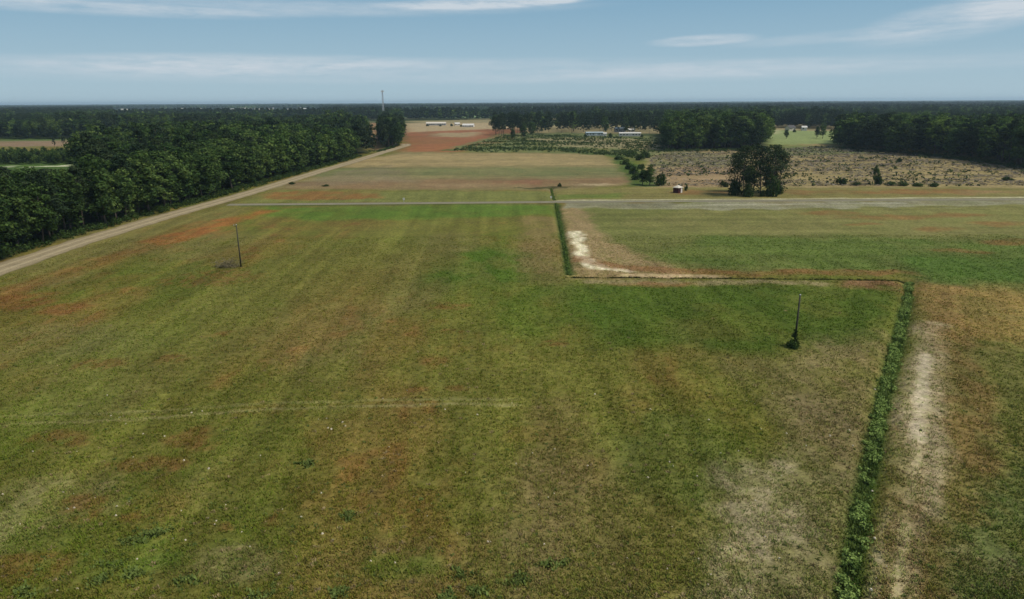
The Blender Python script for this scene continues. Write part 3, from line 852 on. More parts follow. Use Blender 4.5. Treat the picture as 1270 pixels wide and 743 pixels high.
# pine clump beside the paved road
g_clump = 'pines in the clump beside the paved road'
cl = [(911, 241, 188, 'pine_tree', 'thin pine at the left edge of the roadside clump'),
      (922, 243, 180, 'pine_tree', 'dark pine left of centre in the roadside clump'),
      (934, 238, 178, 'pine_tree', 'broad dark pine at the middle back of the roadside clump'),
      (943, 243, 181, 'pine_tree', 'ragged dark pine right of centre in the roadside clump'),
      (956, 242, 179, 'pine_tree', 'tall dark pine on the right of the roadside clump'),
      (966, 239, 187, 'pine_tree', 'slender pine at the right edge of the roadside clump'),
      (928, 239, 186, 'broadleaf_tree', 'leafy dark tree inside the left half of the roadside clump'),
      (951, 240, 186, 'broadleaf_tree', 'leafy dark tree inside the right half of the roadside clump'),
      (916, 238, 183, 'pine_tree', 'pine behind the left edge of the roadside clump'),
      (961, 238, 182, 'pine_tree', 'pine behind the right edge of the roadside clump')]
for i, (px, pb, pt, kd, lb) in enumerate(cl):
    w, h = base_h(px, pb, pt)
    tree(kd, [6, 7, 8, 6, 7, 8, 5, 0, 8, 6][i], w[0], w[1], h if kd == 'pine_tree' else h * .7, i * 1.1, lb, g_clump, None, 1.15 if kd == 'pine_tree' else .9)
for i, (px, pb, wd, hh, lb) in enumerate([(912, 242, 8, 8.5, 'tall dark bush at the left foot of the roadside pines'),
        (927, 244, 6, 6.5, 'low dark bush in front of the roadside pines, left'), (957, 243.5, 8.5, 9.5, 'tall green bush at the right foot of the roadside pines'),
        (946, 244, 3.5, 3.2, 'small bush in front of the roadside pines, right of the gap'), (898, 232, 5.5, 3.5, 'wide low bush just left of the roadside pines'),
        (967, 241, 4, 5, 'narrow bush at the right end of the roadside pine clump')]):
    w = P(px, pb); shrub(w[0], w[1], wd, hh, lb, None, i % 5)
# bush tree and green shrubs by the cleared land
w, h = base_h(806, 230, 204); tree('broadleaf_tree', 2, w[0], w[1], h, 1.0, 'small dark round tree left of the red shed', None, None, 1.5)
w, h = base_h(797, 229, 208); tree('broadleaf_tree', 5, w[0] , w[1], h, 2.0, 'smaller dark tree touching the round tree left of the red shed', None, None, 1.3)
w, h = base_h(819, 230, 210); shrub(w[0], w[1], 8, h, 'dark bush on the right flank of the round tree by the red shed')
for i, (px, pb, wd, hh) in enumerate([(768, 198, 9, 3.5), (775, 204, 8, 4.5), (781, 210, 8, 4.5), (786, 216, 8, 5), (789, 223, 7, 5), (783, 194, 9, 5), (793, 199, 8, 6), (801, 196, 8, 6.5), (795, 210, 7, 4)]):
    w = P(px, pb); shrub(w[0], w[1], wd, hh, '%s bush from the top in the green row running down to the dark round tree' % ordw(i), 'bushes in the green row beside the brown field')
w, h = base_h(1085, 229, 204); tree('broadleaf_tree', 0, w[0], w[1], h, .4, 'lone narrow dark tree in front of the cleared land', None, None, .85)
w, h = base_h(1089, 229, 212); shrub(w[0], w[1], 4.5, h, 'bush clinging to the right side of the lone narrow tree')
for px, pb, wd, hh, lb in [(530, 156.5, 7, 3.5, 'dark bush in front of the left end of the long cream farm building'), (546, 156.6, 6, 3, 'dark bush in front of the middle of the long cream farm building'),
        (560, 156.5, 8, 5, 'dark bush between the long cream farm building and the small pale barn'), (572, 157, 6, 3.5, 'dark bush left of the white roofed barn'),
        (726, 170, 6, 4, 'bush at the left end of the blue-grey mobile home'), (757, 170, 7, 5, 'bush between the two long mobile homes'), (796, 170, 5, 3.5, 'bush at the right end of the white mobile home'),
        (985, 164, 7, 4.5, 'bush in front of the gabled house on the far green field')]:
    w = P(px, pb); shrub(w[0], w[1], wd, hh, lb)
for i, (px, pb, wd, hh, lb) in enumerate([(1043, 229, 7, 4.2, 'round green bush left of the lone narrow tree'), (1062, 230, 6, 2.0, 'low bush between the round bush and the lone narrow tree'),
        (1104, 230, 6, 2.2, 'first low green bush right of the lone narrow tree'), (1120, 230.5, 7, 2.4, 'second low green bush right of the lone narrow tree'),
        (1138, 231, 7, 2.0, 'third low green bush right of the lone narrow tree'), (1158, 231.5, 6, 2.0, 'last and rightmost low green bush in the row past the lone tree'),
        (1094, 188.5, 7, 3.4, 'dark bush on the upper cleared land below the right wood'), (1115, 201, 5, 3.0, 'small green bush alone in the middle of the cleared land'),
        (1249, 224, 7, 2.4, 'green bush on the cleared land near the right edge of the photo'), (851, 236.5, 2.4, 3.0, 'brown-green bush touching the right side of the red shed'),
        (362, 228.5, 4.5, 1.3, 'small dark bush beside the dirt road'), (404, 231, 5, 1.0, 'flat dark bush in the field right of the dirt road'), (694, 231.5, 2.6, 2.2, 'small dark bush near the top of the field ditch')]):
    w = P(px, pb); shrub(w[0], w[1], wd, hh, lb)
# isolated trees in front of the house pines
for i, (px, pb, pt, kd, lb) in enumerate([(619, 170, 142, 'pine_tree', 'lone pine at the left end of the far house stand'), (636, 174, 158, 'broadleaf_tree', 'small leafy tree right of the lone pine near the red field'),
        (650, 172, 152, 'broadleaf_tree', 'dark leafy tree at the corner of the red field'), (660, 171, 150, 'broadleaf_tree', 'second dark leafy tree by the corner of the red field'),
        (805, 168, 147, 'pine_tree', 'lone dark pine right of the white mobile home'), (975, 172, 160, 'broadleaf_tree', 'small tree on the near side of the far green field'),
        (1020, 172, 152, 'broadleaf_tree', 'tree on the right half of the far green field'), (1013, 171, 155, 'broadleaf_tree', 'left tree of the pair on the far green field'),
        (68, 183.5, 170, 'pine_tree', 'left small tree standing in the brown clearing at far left'), (80, 183.5, 169, 'pine_tree', 'middle small tree standing in the brown clearing at far left'),
        (112, 183, 168, 'pine_tree', 'right small tree standing in the brown clearing at far left')]):
    w, h = base_h(px, pb, pt); tree(kd, i % 6, w[0], w[1], h, i * .9, lb, None, None, 1.0 if kd == 'pine_tree' else 1.2)

# ------------------------------------------------------------------ buildings
M['white'] = simple_mat('white_siding', (.66, .62, .54), .6, .1, .8)
M['cream'] = simple_mat('cream_siding', (.62, .56, .44), .7, .12, .8)
M['bluegrey'] = simple_mat('blue_grey_siding', (.34, .40, .40), .7, .12, .8)
M['grey'] = simple_mat('grey_siding', (.34, .34, .33), .7, .12, .8)
M['redwood'] = simple_mat('red_boards', (.075, .022, .02), .85, .3, 4.0)
M['metal_roof'] = simple_mat('pale_metal_roof', (.60, .57, .50), .5, .12, .5)
M['cream_roof'] = simple_mat('cream_metal_roof', (.60, .54, .43), .5, .1, 1.5)
M['blue_roof'] = simple_mat('blue_grey_roof', (.32, .38, .39), .6, .1, .7)
M['dark_roof'] = simple_mat('dark_shingle_roof', (.09, .085, .08), .9, .2, 1.0)
M['glass'] = simple_mat('dark_window_glass', (.025, .03, .035), .15, .1, 1.0)
M['door'] = simple_mat('door_paint', (.58, .55, .50), .6, .1, 2.0)
M['block'] = simple_mat('concrete_block', (.30, .29, .27), .9, .2, 2.0)
def building(name, label, cat, px, pb, L, Wd, hw, hr, rz, wall, roof, wins=4, group=None, skirt=False, doors=1, over=.35):
    w = P(px, pb) if not isinstance(px, np.ndarray) else px
    o = empty(name, (w[0], w[1], 0), rz)
    a, b = L / 2, Wd / 2
    z0 = .0
    mb = MB(); mb.box(-a, a, -b, b, z0 - .1, hw)
    mb.add([(-a, -b, hw), (-a, b, hw), (-a, 0, hw + hr - .03)], [(0, 2, 1)]); mb.add([(a, -b, hw), (a, b, hw), (a, 0, hw + hr - .03)], [(0, 1, 2)])
    link('wall', mb.mesh('wall', wall), o)
    e = over; s = hr / b; zl = hw - s * e; t = .14
    rf = MB()
    A = [(-a - e, -b - e, zl), (a + e, -b - e, zl), (a + e, 0, hw + hr), (-a - e, 0, hw + hr), (a + e, b + e, zl), (-a - e, b + e, zl)]
    Bq = [(x, y, z + t) for x, y, z in A]
    rf.add(A + Bq, [(0, 3, 2, 1), (3, 5, 4, 2), (6, 7, 8, 9), (9, 8, 10, 11), (0, 1, 7, 6), (4, 5, 11, 10), (1, 2, 8, 7), (2, 4, 10, 8), (3, 0, 6, 9), (5, 3, 9, 11)])
    link('roof', rf.mesh('roof', roof), o)
    if skirt: link('skirting', MB().box(-a - .02, a + .02, -b - .03, b + .03, 0, .7).mesh('skirting', M['block']), o)
    n = wins + doors; hh = hw * .36
    for side in (-1, 1):
        for k in range(n):
            x = -a + L * (k + .5) / n; y = side * (b + .02)
            if k == n // 2 and doors:
                dz = .7 if skirt else .02
                d = link('door', MB().box(x - .5, x + .5, y - .04, y + .04, dz, min(hw - .2, dz + 2.05)).mesh('door', M['door']), o)
                link('handle', MB().box(x + .33, x + .42, y - .08, y + .08, dz + .95, dz + 1.03).mesh('handle', M['grey']), d)
            else:
                fr = MB(); ww = min(.75, L / n * .3); zc = hw * .62; q = .07
                for bx in ((x - ww - q, x - ww, zc - hh / 2, zc + hh / 2), (x + ww, x + ww + q, zc - hh / 2, zc + hh / 2), (x - ww - q, x + ww + q, zc + hh / 2, zc + hh / 2 + q), (x - ww - q, x + ww + q, zc - hh / 2 - q, zc - hh / 2)):
                    fr.box(bx[0], bx[1], y - .06, y + .06, bx[2], bx[3])
                wn = link('window', fr.mesh('window', M['white']), o)
                link('pane', MB().box(x - ww, x + ww, y - .03, y + .03, zc - hh / 2, zc + hh / 2).mesh('pane', M['glass']), wn)
    return tag(o, label, cat, group)
R_ = math.radians
building('mobile_home', 'pale blue-grey mobile home, left of the two long far homes', 'mobile home', 737, 168.5, 19, 6, 3.4, .9, R_(4), M['bluegrey'], M['blue_roof'], 5, None, True)
building('utility_shed', 'tiny white shed at the right end of the blue-grey mobile home', 'shed', 750, 169, 3.4, 3, 3.0, .8, R_(4), M['white'], M['metal_roof'], 0)
building('mobile_home', 'long white mobile home with white roof, in front of the blue roofed house', 'mobile home', 781, 169, 23, 6.5, 3.2, .9, R_(-3), M['white'], M['metal_roof'], 6, None, True)
building('house', 'house with blue-grey roof behind the long white mobile home', 'house', 769, 163.5, 13, 8, 3.6, 2.0, R_(8), M['grey'], M['blue_roof'], 3)
building('house', 'little white house behind the right end of the white mobile home', 'house', 783, 164, 8, 6, 3, 1.6, R_(-6), M['white'], M['metal_roof'], 2)
building('barn', 'long low cream roofed farm building beyond the red field', 'barn', 541, 155.5, 32, 9, 3.2, 2.0, R_(2), M['grey'], M['cream_roof'], 8)
building('barn', 'white roofed barn right of the long cream farm building', 'barn', 581, 157.5, 17, 9, 2.6, 2.2, R_(-8), M['white'], M['metal_roof'], 4)
building('barn', 'small pale barn between the cream farm building and the white barn', 'barn', 567, 155.8, 8, 6, 3, 1.6, R_(15), M['cream'], M['metal_roof'], 2)
building('barn', 'white barn on the cream stubble field behind the left wood', 'barn', 396, 155, 15, 9, 3.2, 2.2, R_(5), M['white'], M['cream_roof'], 4)
building('house', 'grey gabled house at the top edge of the far green field', 'house', 980, 161.8, 10, 8, 3.4, 3.0, R_(20), M['cream'], M['dark_roof'], 3)
building('house', 'tiny white house right of the grey gabled house', 'house', 997, 162, 6, 5, 4, 1.6, R_(-10), M['white'], M['metal_roof'], 1)
building('utility_shed', 'small white shed at the right end of the far green field', 'shed', 1038, 174, 4.5, 4, 3, 1.0, R_(12), M['white'], M['metal_roof'], 1)
for i, (w, lb, ro, wa) in enumerate(zip(HOUSE_W, ['whitish house showing through the roadside pines, rightmost of four', 'grey house hidden among the roadside pines, second from left of four',
        'small grey-roofed house among the roadside pines, third from left of four', 'pale house among the roadside trees, leftmost of four'],
        ['metal_roof', 'blue_roof', 'metal_roof', 'metal_roof'], ['white', 'grey', 'grey', 'cream'])):
    building('house', lb, 'house', w, 0, [9, 10, 8, 9][i], 7, 3.2, 2.2, R_([10, -12, 30, 5][i]), M[wa], M[ro], 2)
# far town: pale specks on the horizon strip
for i in range(40):
    px = 150 + i * 6.0 + rT.uniform(-2, 2); pb = rT.uniform(134.0, 137.8)
    w = P(px, pb)
    pale = i % 3
    building('house', '%s pale building from the left in the far town strip near the horizon' % ordw(i), 'building', w, 0, rT.uniform(16, 34), rT.uniform(12, 18), rT.uniform(6, 9), 3, rT.uniform(-.5, .5),
             [M['white'], M['cream'], M['grey']][pale], [M['metal_roof'], M['cream_roof'], M['metal_roof']][pale], 0, 'far town buildings', False, 0)

# red shed with white roof beside the road: seen corner-on
def red_shed():
    w = P(840.5, 239.0); o = empty('shed', (w[0], w[1], 0), R_(40))
    a, b, hw, hr = 1.4, 1.3, 2.2, .85
    mb = MB(); mb.box(-a, a, -b, b, -.1, hw)
    for k in range(9):                                       # upright boards
        x = -a + 2 * a * (k + .5) / 9; mb.box(x - .02, x + .02, -b - .02, -b - .001, 0, hw); mb.box(x - .02, x + .02, b + .001, b + .02, 0, hw)
    link('wall', mb.mesh('wall', M['redwood']), o)
    e = .22; t = .1; q = .2; rf = MB()
    lo = [(-a - e, -b - e), (a + e, -b - e), (a + e, b + e), (-a - e, b + e)]; hi = [(-q, -q * .5), (q, -q * .5), (q, q * .5), (-q, q * .5)]
    rf.add([(x, y, hw - .12) for x, y in lo] + [(x, y, hw - .12 + t) for x, y in lo] + [(x, y, hw + hr) for x, y in hi],
           [(0, 3, 2, 1), (0, 1, 5, 4), (1, 2, 6, 5), (2, 3, 7, 6), (3, 0, 4, 7), (4, 5, 9, 8), (5, 6, 10, 9), (6, 7, 11, 10), (7, 4, 8, 11), (8, 9, 10, 11)])
    link('roof', rf.mesh('roof', M['cream_roof']), o)
    d = link('door', MB().box(.2, 1.15, -b - .07, -b - .022, .02, 1.85).mesh('door', M['white']), o)
    link('handle', MB().box(.28, .35, -b - .12, -b - .07, .9, 1.05).mesh('handle', M['grey']), d)
    link('window', MB().box(-1.0, -.4, -b - .05, -b - .022, 1.0, 1.6).mesh('window', M['glass']), o)
    tag(o, 'small dark red shed with a white roof and pale door beside the paved road', 'shed')
red_shed()

# ------------------------------------------------------------------ poles, tower, markers
M['pole'] = simple_mat('weathered_pole_wood', (.060, .056, .040), .95, .3, 3.0)
M['steel'] = simple_mat('galvanised_steel', (.46, .47, .47), .5, .1, .5, .2)
def field_pole(px, pb, tx, ty, label, bar):
    w = P(px, pb); h = top_z(w, tx, ty)
    o = empty('utility_pole', (w[0], w[1], 0))
    mb = MB(); mb.tube([(0, 0, -.3), (.01, 0, h * .5), (.0, 0, h)], [.165, .14, .11], 10)
    link('shaft', mb.mesh('shaft', M['pole'], True), o)
    link('pole_cap', MB().tube([(0, 0, h), (0, 0, h + .06), (0, 0, h + .13)], [.13, .125, .04], 10).mesh('pole_cap', M['steel'], True), o)
    if bar:
        link('bracket', MB().tube([(.12, 0, h - .55), (-.3, 0, h - .35), (-.55, 0, h - .2)], [.05, .045, .045], 6).mesh('bracket', M['pole']), o)
        link('insulator', MB().tube([(-.55, 0, h - .2), (-.55, 0, h - .1), (-.55, 0, h + .08)], [.05, .1, .05], 8).mesh('insulator', M['grey'], True), o)
    return tag(o, label, 'utility pole', 'bare poles standing in the field'), w, h
_, w1, h1 = field_pole(299, 331, 294, 279, 'bare wooden pole with brush at its foot in the left field', True)
_, w2, h2 = field_pole(985, 430, 992, 366, 'bare wooden pole with dark vines at its foot near the right ditch', False)
# vine shrub at the right pole
shrub(w2[0] - .35, w2[1] - .45, 3.0, 1.8, 'dark bush at the foot of the pole near the right ditch', None, 0)
def vine(w, h):
    n = 40; g_ = np.random.default_rng(3)
    t = g_.uniform(0, 1, n); an = g_.uniform(0, 6.28, n); r = .22 + .3 * (1 - t)
    C = np.c_[np.cos(an) * r - .12, np.sin(an) * r, t * h]; R = np.repeat((.18 + .16 * (1 - t))[:, None], 3, 1)
    v, f, tn = leaf_cloud(C, R, 30, .14, 8, .2)
    v[:, 2] = np.maximum(v[:, 2], .02)
    o = link('vine', np_mesh('vine', v, f, M['shrub'], tn * .7), None, (w[0], w[1], 0))
    tag(o, 'dark vine climbing the lower part of the right field pole', 'vine')
vine(w2, 2.7)
# brush heap at the left pole
def brush(w, L, Wd, hh, n, label, seed):
    g_ = random.Random(seed); mb = MB()
    for i in range(n):
        x = g_.gauss(0, L / 4); y = g_.gauss(0, Wd / 4); z = abs(g_.gauss(0, hh / 2.2)); a = g_.uniform(0, 6.28); l = g_.uniform(.7, 1.9); tl = g_.uniform(-.35, .45)
        dx, dy, dz = math.cos(a) * l / 2, math.sin(a) * l / 2, math.sin(tl) * l / 2
        z = max(z, abs(dz) + .05)
        mb.tube([(x - dx, y - dy, z - dz), (x + g_.uniform(-.1, .1), y, z + .06), (x + dx, y + dy, z + dz)], [.045, .04, .018], 4)
    o = link('brush_pile', mb.mesh('brush_pile', M['twig']), None, (w[0], w[1], 0))
    tag(o, label, 'brush pile')
M['twig'] = simple_mat('dead_twigs', (.20, .165, .085), .95, .4, 1.0)
wb = P(283, 331); brush(wb, 5.0, 3.2, 1.9, 260, 'heap of dead grey brush left of the bare pole', 5)

def tower():
    D = 1350.0; d = ray(476, 147); k = D / d.y; x, y = d.x * k, D
    h = H + (ray(475.5, 112).z / ray(475.5, 112).y) * D
    o = empty('radio_tower', (x, y, 0))
    mb = MB(); wb, wt = 2.3, 1.1
    legs = [(math.cos(q), math.sin(q)) for q in (R_(90), R_(210), R_(330))]
    for cx, cy in legs: mb.tube([(cx * wb, cy * wb, -.3), (cx * wt, cy * wt, h)], [.30, .22], 6)
    nlev = 18
    for i in range(nlev):
        z0, z1 = h * i / nlev, h * (i + 1) / nlev; ra = wb + (wt - wb) * i / nlev; rb = wb + (wt - wb) * (i + 1) / nlev
        for j in range(3):
            p, q = legs[j], legs[(j + 1) % 3]
            mb.tube([(p[0] * ra, p[1] * ra, z0), (q[0] * rb, q[1] * rb, z1)], [.13, .13], 4)
            mb.tube([(q[0] * ra, q[1] * ra, z0), (p[0] * rb, p[1] * rb, z1)], [.13, .13], 4)
            mb.tube([(p[0] * rb, p[1] * rb, z1), (q[0] * rb, q[1] * rb, z1)], [.11, .11], 4)
    link('mast', mb.mesh('mast', M['steel']), o)
    pl = MB()
    for k in range(12):
        a0, a1 = 2 * math.pi * k / 12, 2 * math.pi * (k + 1) / 12
        pl.tube([(2.3 * math.cos(a0), 2.3 * math.sin(a0), h - 2.2), (2.3 * math.cos(a1), 2.3 * math.sin(a1), h - 2.2)], [.12, .12], 5)
    for cx, cy in legs: pl.tube([(0, 0, h - 2.2), (cx * 2.3, cy * 2.3, h - 2.2)], [.12, .12], 5)
    p = link('platform', pl.mesh('platform', M['steel']), o)
    for k in range(9):
        a = 2 * math.pi * k / 9; cx, cy = 2.45 * math.cos(a), 2.45 * math.sin(a)
        link('antenna', MB().box(cx - .22, cx + .22, cy - .22, cy + .22, h - 3.2, h - .6).mesh('antenna', M['white']), p)
    link('lightning_rod', MB().tube([(0, 0, h - .5), (0, 0, h + 2.2)], [.09, .05], 5).mesh('lightning_rod', M['steel']), o)
    tag(o, 'tall slender steel lattice radio tower rising above the far woods', 'radio tower')
tower()
def marker(px, pb, hh, label, wide=.5):
    w = P(px, pb); o = empty('road_marker', (w[0], w[1], 0))
    link('post', MB().box(-.06, .06, -.06, .06, -.1, hh).mesh('post', M['grey']), o)
    link('plate', MB().box(-wide / 2, wide / 2, -.1, -.065, hh - .75, hh + .05).mesh('plate', M['white']), o)
    tag(o, label, 'road marker')
marker(501, 251.2, 1.7, 'small white marker on a post beside the paved road', .7)
marker(683.5, 248.2, 1.5, 'small white marker where the ditch meets the paved road', .6)

# ------------------------------------------------------------------ weeds, grass, debris (uncountable)
def blades(x, y, z, hgt, wid, col, per, seed, lean=.5, var=(.75, 1.3)):
    """tufts of flat leaf blades: per blade one folded quad"""
    g_ = np.random.default_rng(seed); n = len(x); k = n * per; i = np.repeat(np.arange(n), per)
    a = g_.uniform(0, 2 * math.pi, k); l = g_.uniform(.15, 1.0, k) * lean * hgt[i]; hh = hgt[i] * g_.uniform(.55, 1.1, k)
    bx = x[i] + g_.normal(size=k) * wid[i]; by = y[i] + g_.normal(size=k) * wid[i]; bz = z[i]
    ww = wid[i] * g_.uniform(.25, .55, k); px_, py_ = -np.sin(a) * ww, np.cos(a) * ww
    V = np.stack([np.c_[bx - px_, by - py_, bz - .02], np.c_[bx + px_, by + py_, bz - .02],
                  np.c_[bx + np.cos(a) * l + px_ * .5, by + np.sin(a) * l + py_ * .5, bz + hh], np.c_[bx + np.cos(a) * l - px_ * .5, by + np.sin(a) * l - py_ * .5, bz + hh]], 1)
    c = col[i] * g_.uniform(*var, k)[:, None]
    return V.reshape(-1, 3), np.arange(4 * k).reshape(k, 4), np.clip(c, 0, .8)
# ditch weeds
def ditch_weeds():
    xs_, ys_, hs, cs = [], [], [], []
    g_ = np.random.default_rng(21)
    for dl, half, n, h0, spread in ((DITCH_C, .55, 4800, .5, 1.0), (DITCH_A, .25, 1900, .42, 1.0), (DITCH_B, .5, 2400, .38, 1.0)):
        c, t = resample(dl, .5); d = np.gradient(c, axis=0); d /= np.hypot(*d.T)[:, None]; nr = np.c_[-d[:, 1], d[:, 0]]
        i = g_.integers(0, len(c), n)
        wv = half * (.65 + .9 * fbm(t, t * 0, 5, 5, 3, 3))[i]
        o = g_.normal(size=n) * wv * .55
        q = c[i] + nr[i] * o[:, None] + g_.uniform(-.3, .3, (n, 2))
        k = np.minimum(seg_dist(q[:, 0], q[:, 1], PAVED), seg_dist(q[:, 0], q[:, 1], ROAD_L)) > 4.2
        dens = fbm(q[:, 0], q[:, 1], 2.2, 2.2, 3, 15); k &= dens > g_.uniform(.2, .5 if dl is not DITCH_B else .65, n)
        q = q[k]; o = o[k]; wv = wv[k]; dens = dens[k]
        xs_.append(q[:, 0]); ys_.append(q[:, 1]); hs.append(h0 * .85 * (1.1 - .6 * np.clip(np.abs(o) / (wv + .01), 0, 1.4)) * g_.uniform(.5, 1.2, len(q)) * (.6 + dens * .8))
        tone = np.clip(fbm(q[:, 0], q[:, 1], 3, 3, 2, 19) * 1.6 - .3 + g_.normal(size=len(q)) * .15, 0, 1)[:, None]
        if dl is DITCH_C: c0, c1 = np.array((.062, .098, .022)), np.array((.22, .28, .07))
        elif dl is DITCH_A: c0, c1 = np.array((.030, .056, .014)), np.array((.085, .14, .032))
        else: c0, c1 = np.array((.03, .036, .012)), np.array((.075, .085, .026))
        cs.append(c0 + (c1 - c0) * tone)
    x = np.concatenate(xs_); y = np.concatenate(ys_); h = np.concatenate(hs); c = np.vstack(cs)
    v, f, tn = blades(x, y, ground_z(x, y), h, np.clip(h * .28, .08, .3), c, 9, 4, .6)
    c_, t_ = resample(DITCH_C, .35); k_ = g_.integers(0, len(c_), 1500)
    q = c_[k_] + g_.normal(size=(1500, 2)) * np.c_[np.full(1500, .42), np.full(1500, .4)]
    k2 = fbm(q[:, 0], q[:, 1], 1.6, 2.4, 3, 17) > g_.uniform(.40, .64, 1500); q = q[k2]
    c2, t2 = resample(DITCH_A, .35); q2 = c2[g_.integers(0, len(c2), 520)] + g_.normal(size=(520, 2)) * .2
    q2 = q2[np.minimum(seg_dist(q2[:, 0], q2[:, 1], PAVED), seg_dist(q2[:, 0], q2[:, 1], ROAD_L)) > 4.2]
    nq = len(q); q = np.vstack([q, q2]); sc = g_.uniform(.16, .52, len(q)); sc[nq:] *= .62
    tb = g_.uniform(.15, .85, len(q)); tb[nq:] *= .45
    lv, lf, lt = leaf_cloud(np.c_[q, ground_z(q[:, 0], q[:, 1]) + .25 + sc * .5], np.c_[sc, sc, sc * .75], 34, .2, 18, .5, tb)
    lo_ = np.array((.06, .105, .022)); hi_ = np.array((.28, .37, .095))
    lc = lo_ + (hi_ - lo_) * lt[:, None]
    f = np.vstack([f, lf + len(v)]); v = np.vstack([v, lv]); tn = np.vstack([tn, lc])
    o = link('ditch_weeds', np_mesh('ditch_weeds', v, f, M['tint'], tn)); tag(o, 'rank green weeds filling the field ditches', 'weeds', None, 'stuff')
ditch_weeds()
def grass():
    g_ = np.random.default_rng(31)
    # density falls with distance; field between 38 and 170 m
    n = 300000
    y = 38 + (150 * g_.uniform(0, 1, n) ** 1.7); x = g_.uniform(-.86, .86, n) * (y + 12)
    k = (x > np.interp(y, ROAD_L[::1, 1], ROAD_L[:, 0]) + 5.5)
    pn = fbm(x, y, 1.6, 2.4, 3, 91); k &= pn > g_.uniform(.15, .62, n)
    x, y = x[k], y[k]
    c = field_cov(x, y); sandy = c.mean(1) > .24
    keep = ~sandy | (g_.uniform(size=len(x)) < .12); x, y, c = x[keep], y[keep], c[keep]
    t = g_.uniform(size=len(x))[:, None]
    c = c * 1.3
    c = np.where(t < .45, c * np.array((.86, 1.05, .68)), np.where(t < .8, c * 1.05, c * np.array((1.3, 1.2, 1.25))))
    h = g_.uniform(.06, .2, len(x)) * (1 + .4 * (t[:, 0] < .45))
    v, f, tn = blades(x, y, ground_z(x, y), h, np.full(len(x), .10), c, 4, 6, 1.0, (.85, 1.2))
    o = link('grass', np_mesh('grass', v, f, M['tint'], tn)); tag(o, 'short patchy grass growing over the near field', 'grass', None, 'stuff')
    # scattered leafy weed clumps, mostly at the bottom edge
    m = 1300; py = 743 - 360 * g_.uniform(0, 1, m) ** 1.5; px = g_.uniform(-20, 1290, m)
    hot = [(165, 672), (185, 665), (200, 660), (140, 700), (120, 722), (170, 712), (570, 716), (590, 735), (640, 722), (655, 718), (690, 700), (560, 740), (30, 735), (230, 722), (320, 742), (418, 735), (380, 575), (430, 640)]
    pts = [P(a, b) for a, b in zip(px, py)] + [P(a + g_.normal() * 7, b + g_.normal() * 2.5) for a, b in hot for _ in range(7)]
    pts = np.array(pts); x, y = pts[:, 0], pts[:, 1]
    big = np.r_[np.full(m, .12), np.full(len(pts) - m, .24)]
    c = np.array((.085, .115, .028)) + g_.uniform(0, 1, (len(x), 1)) * np.array((.06, .07, .018))
    dry = (g_.uniform(size=len(x)) < .35) & (np.arange(len(x)) < m); c[dry] = np.array((.26, .20, .095)) * g_.uniform(.7, 1.3, (dry.sum(), 1))
    v, f, tn = blades(x, y, ground_z(x, y), big * g_.uniform(.6, 1.3, len(x)), big * 1.0, c, 22, 9, 1.3)
    o = link('weed_tufts', np_mesh('weed_tufts', v, f, M['tint'], tn)); tag(o, 'scattered darker green weed tufts in the near field', 'weeds', None, 'stuff')
grass()
def pale_bits():
    g_ = np.random.default_rng(77); mb = MB()
    pts = [(145, 628), (258, 643), (280, 626), (215, 668), (310, 678), (323, 565), (395, 520), (405, 519), (102, 640), (60, 627), (92, 630), (15, 655), (5, 662), (25, 650), (400, 662), (413, 670), (505, 575), (470, 570),
           (605, 672), (608, 672), (675, 675), (530, 640), (535, 625), (640, 575), (660, 562), (680, 617), (687, 612), (635, 500), (552, 508), (425, 524), (407, 531), (60, 690), (230, 670), (300, 660), (360, 610), (160, 622), (460, 696), (490, 698), (1000, 553), (1085, 483)]
    pts += [(g_.uniform(0, 1100), 743 - 260 * g_.uniform() ** .9) for _ in range(90)]
    for px, py in pts:
        w = P(px, py); r = g_.uniform(.05, .13) * (1.25 if py < 600 else 1); n = 6
        an = g_.uniform(0, 6.28); vs = [(w[0] + math.cos(an + k * 1.047) * r * g_.uniform(.7, 1.2), w[1] + math.sin(an + k * 1.047) * r * g_.uniform(.7, 1.2), -.01) for k in range(n)]
        vs += [(w[0] + (a - w[0]) * .6, w[1] + (b - w[1]) * .6, r * .7) for a, b, _ in vs]
        mb.add(vs, [tuple(range(n, 2 * n))] + [(k, (k + 1) % n, n + (k + 1) % n, n + k) for k in range(n)])
    o = link('pebbles', mb.mesh('pebbles', simple_mat('pale_stone', (.52, .45, .32), .9, .2, 3)))
    tag(o, 'small pale stones strewn over the near field', 'stones', None, 'stuff')
pale_bits()
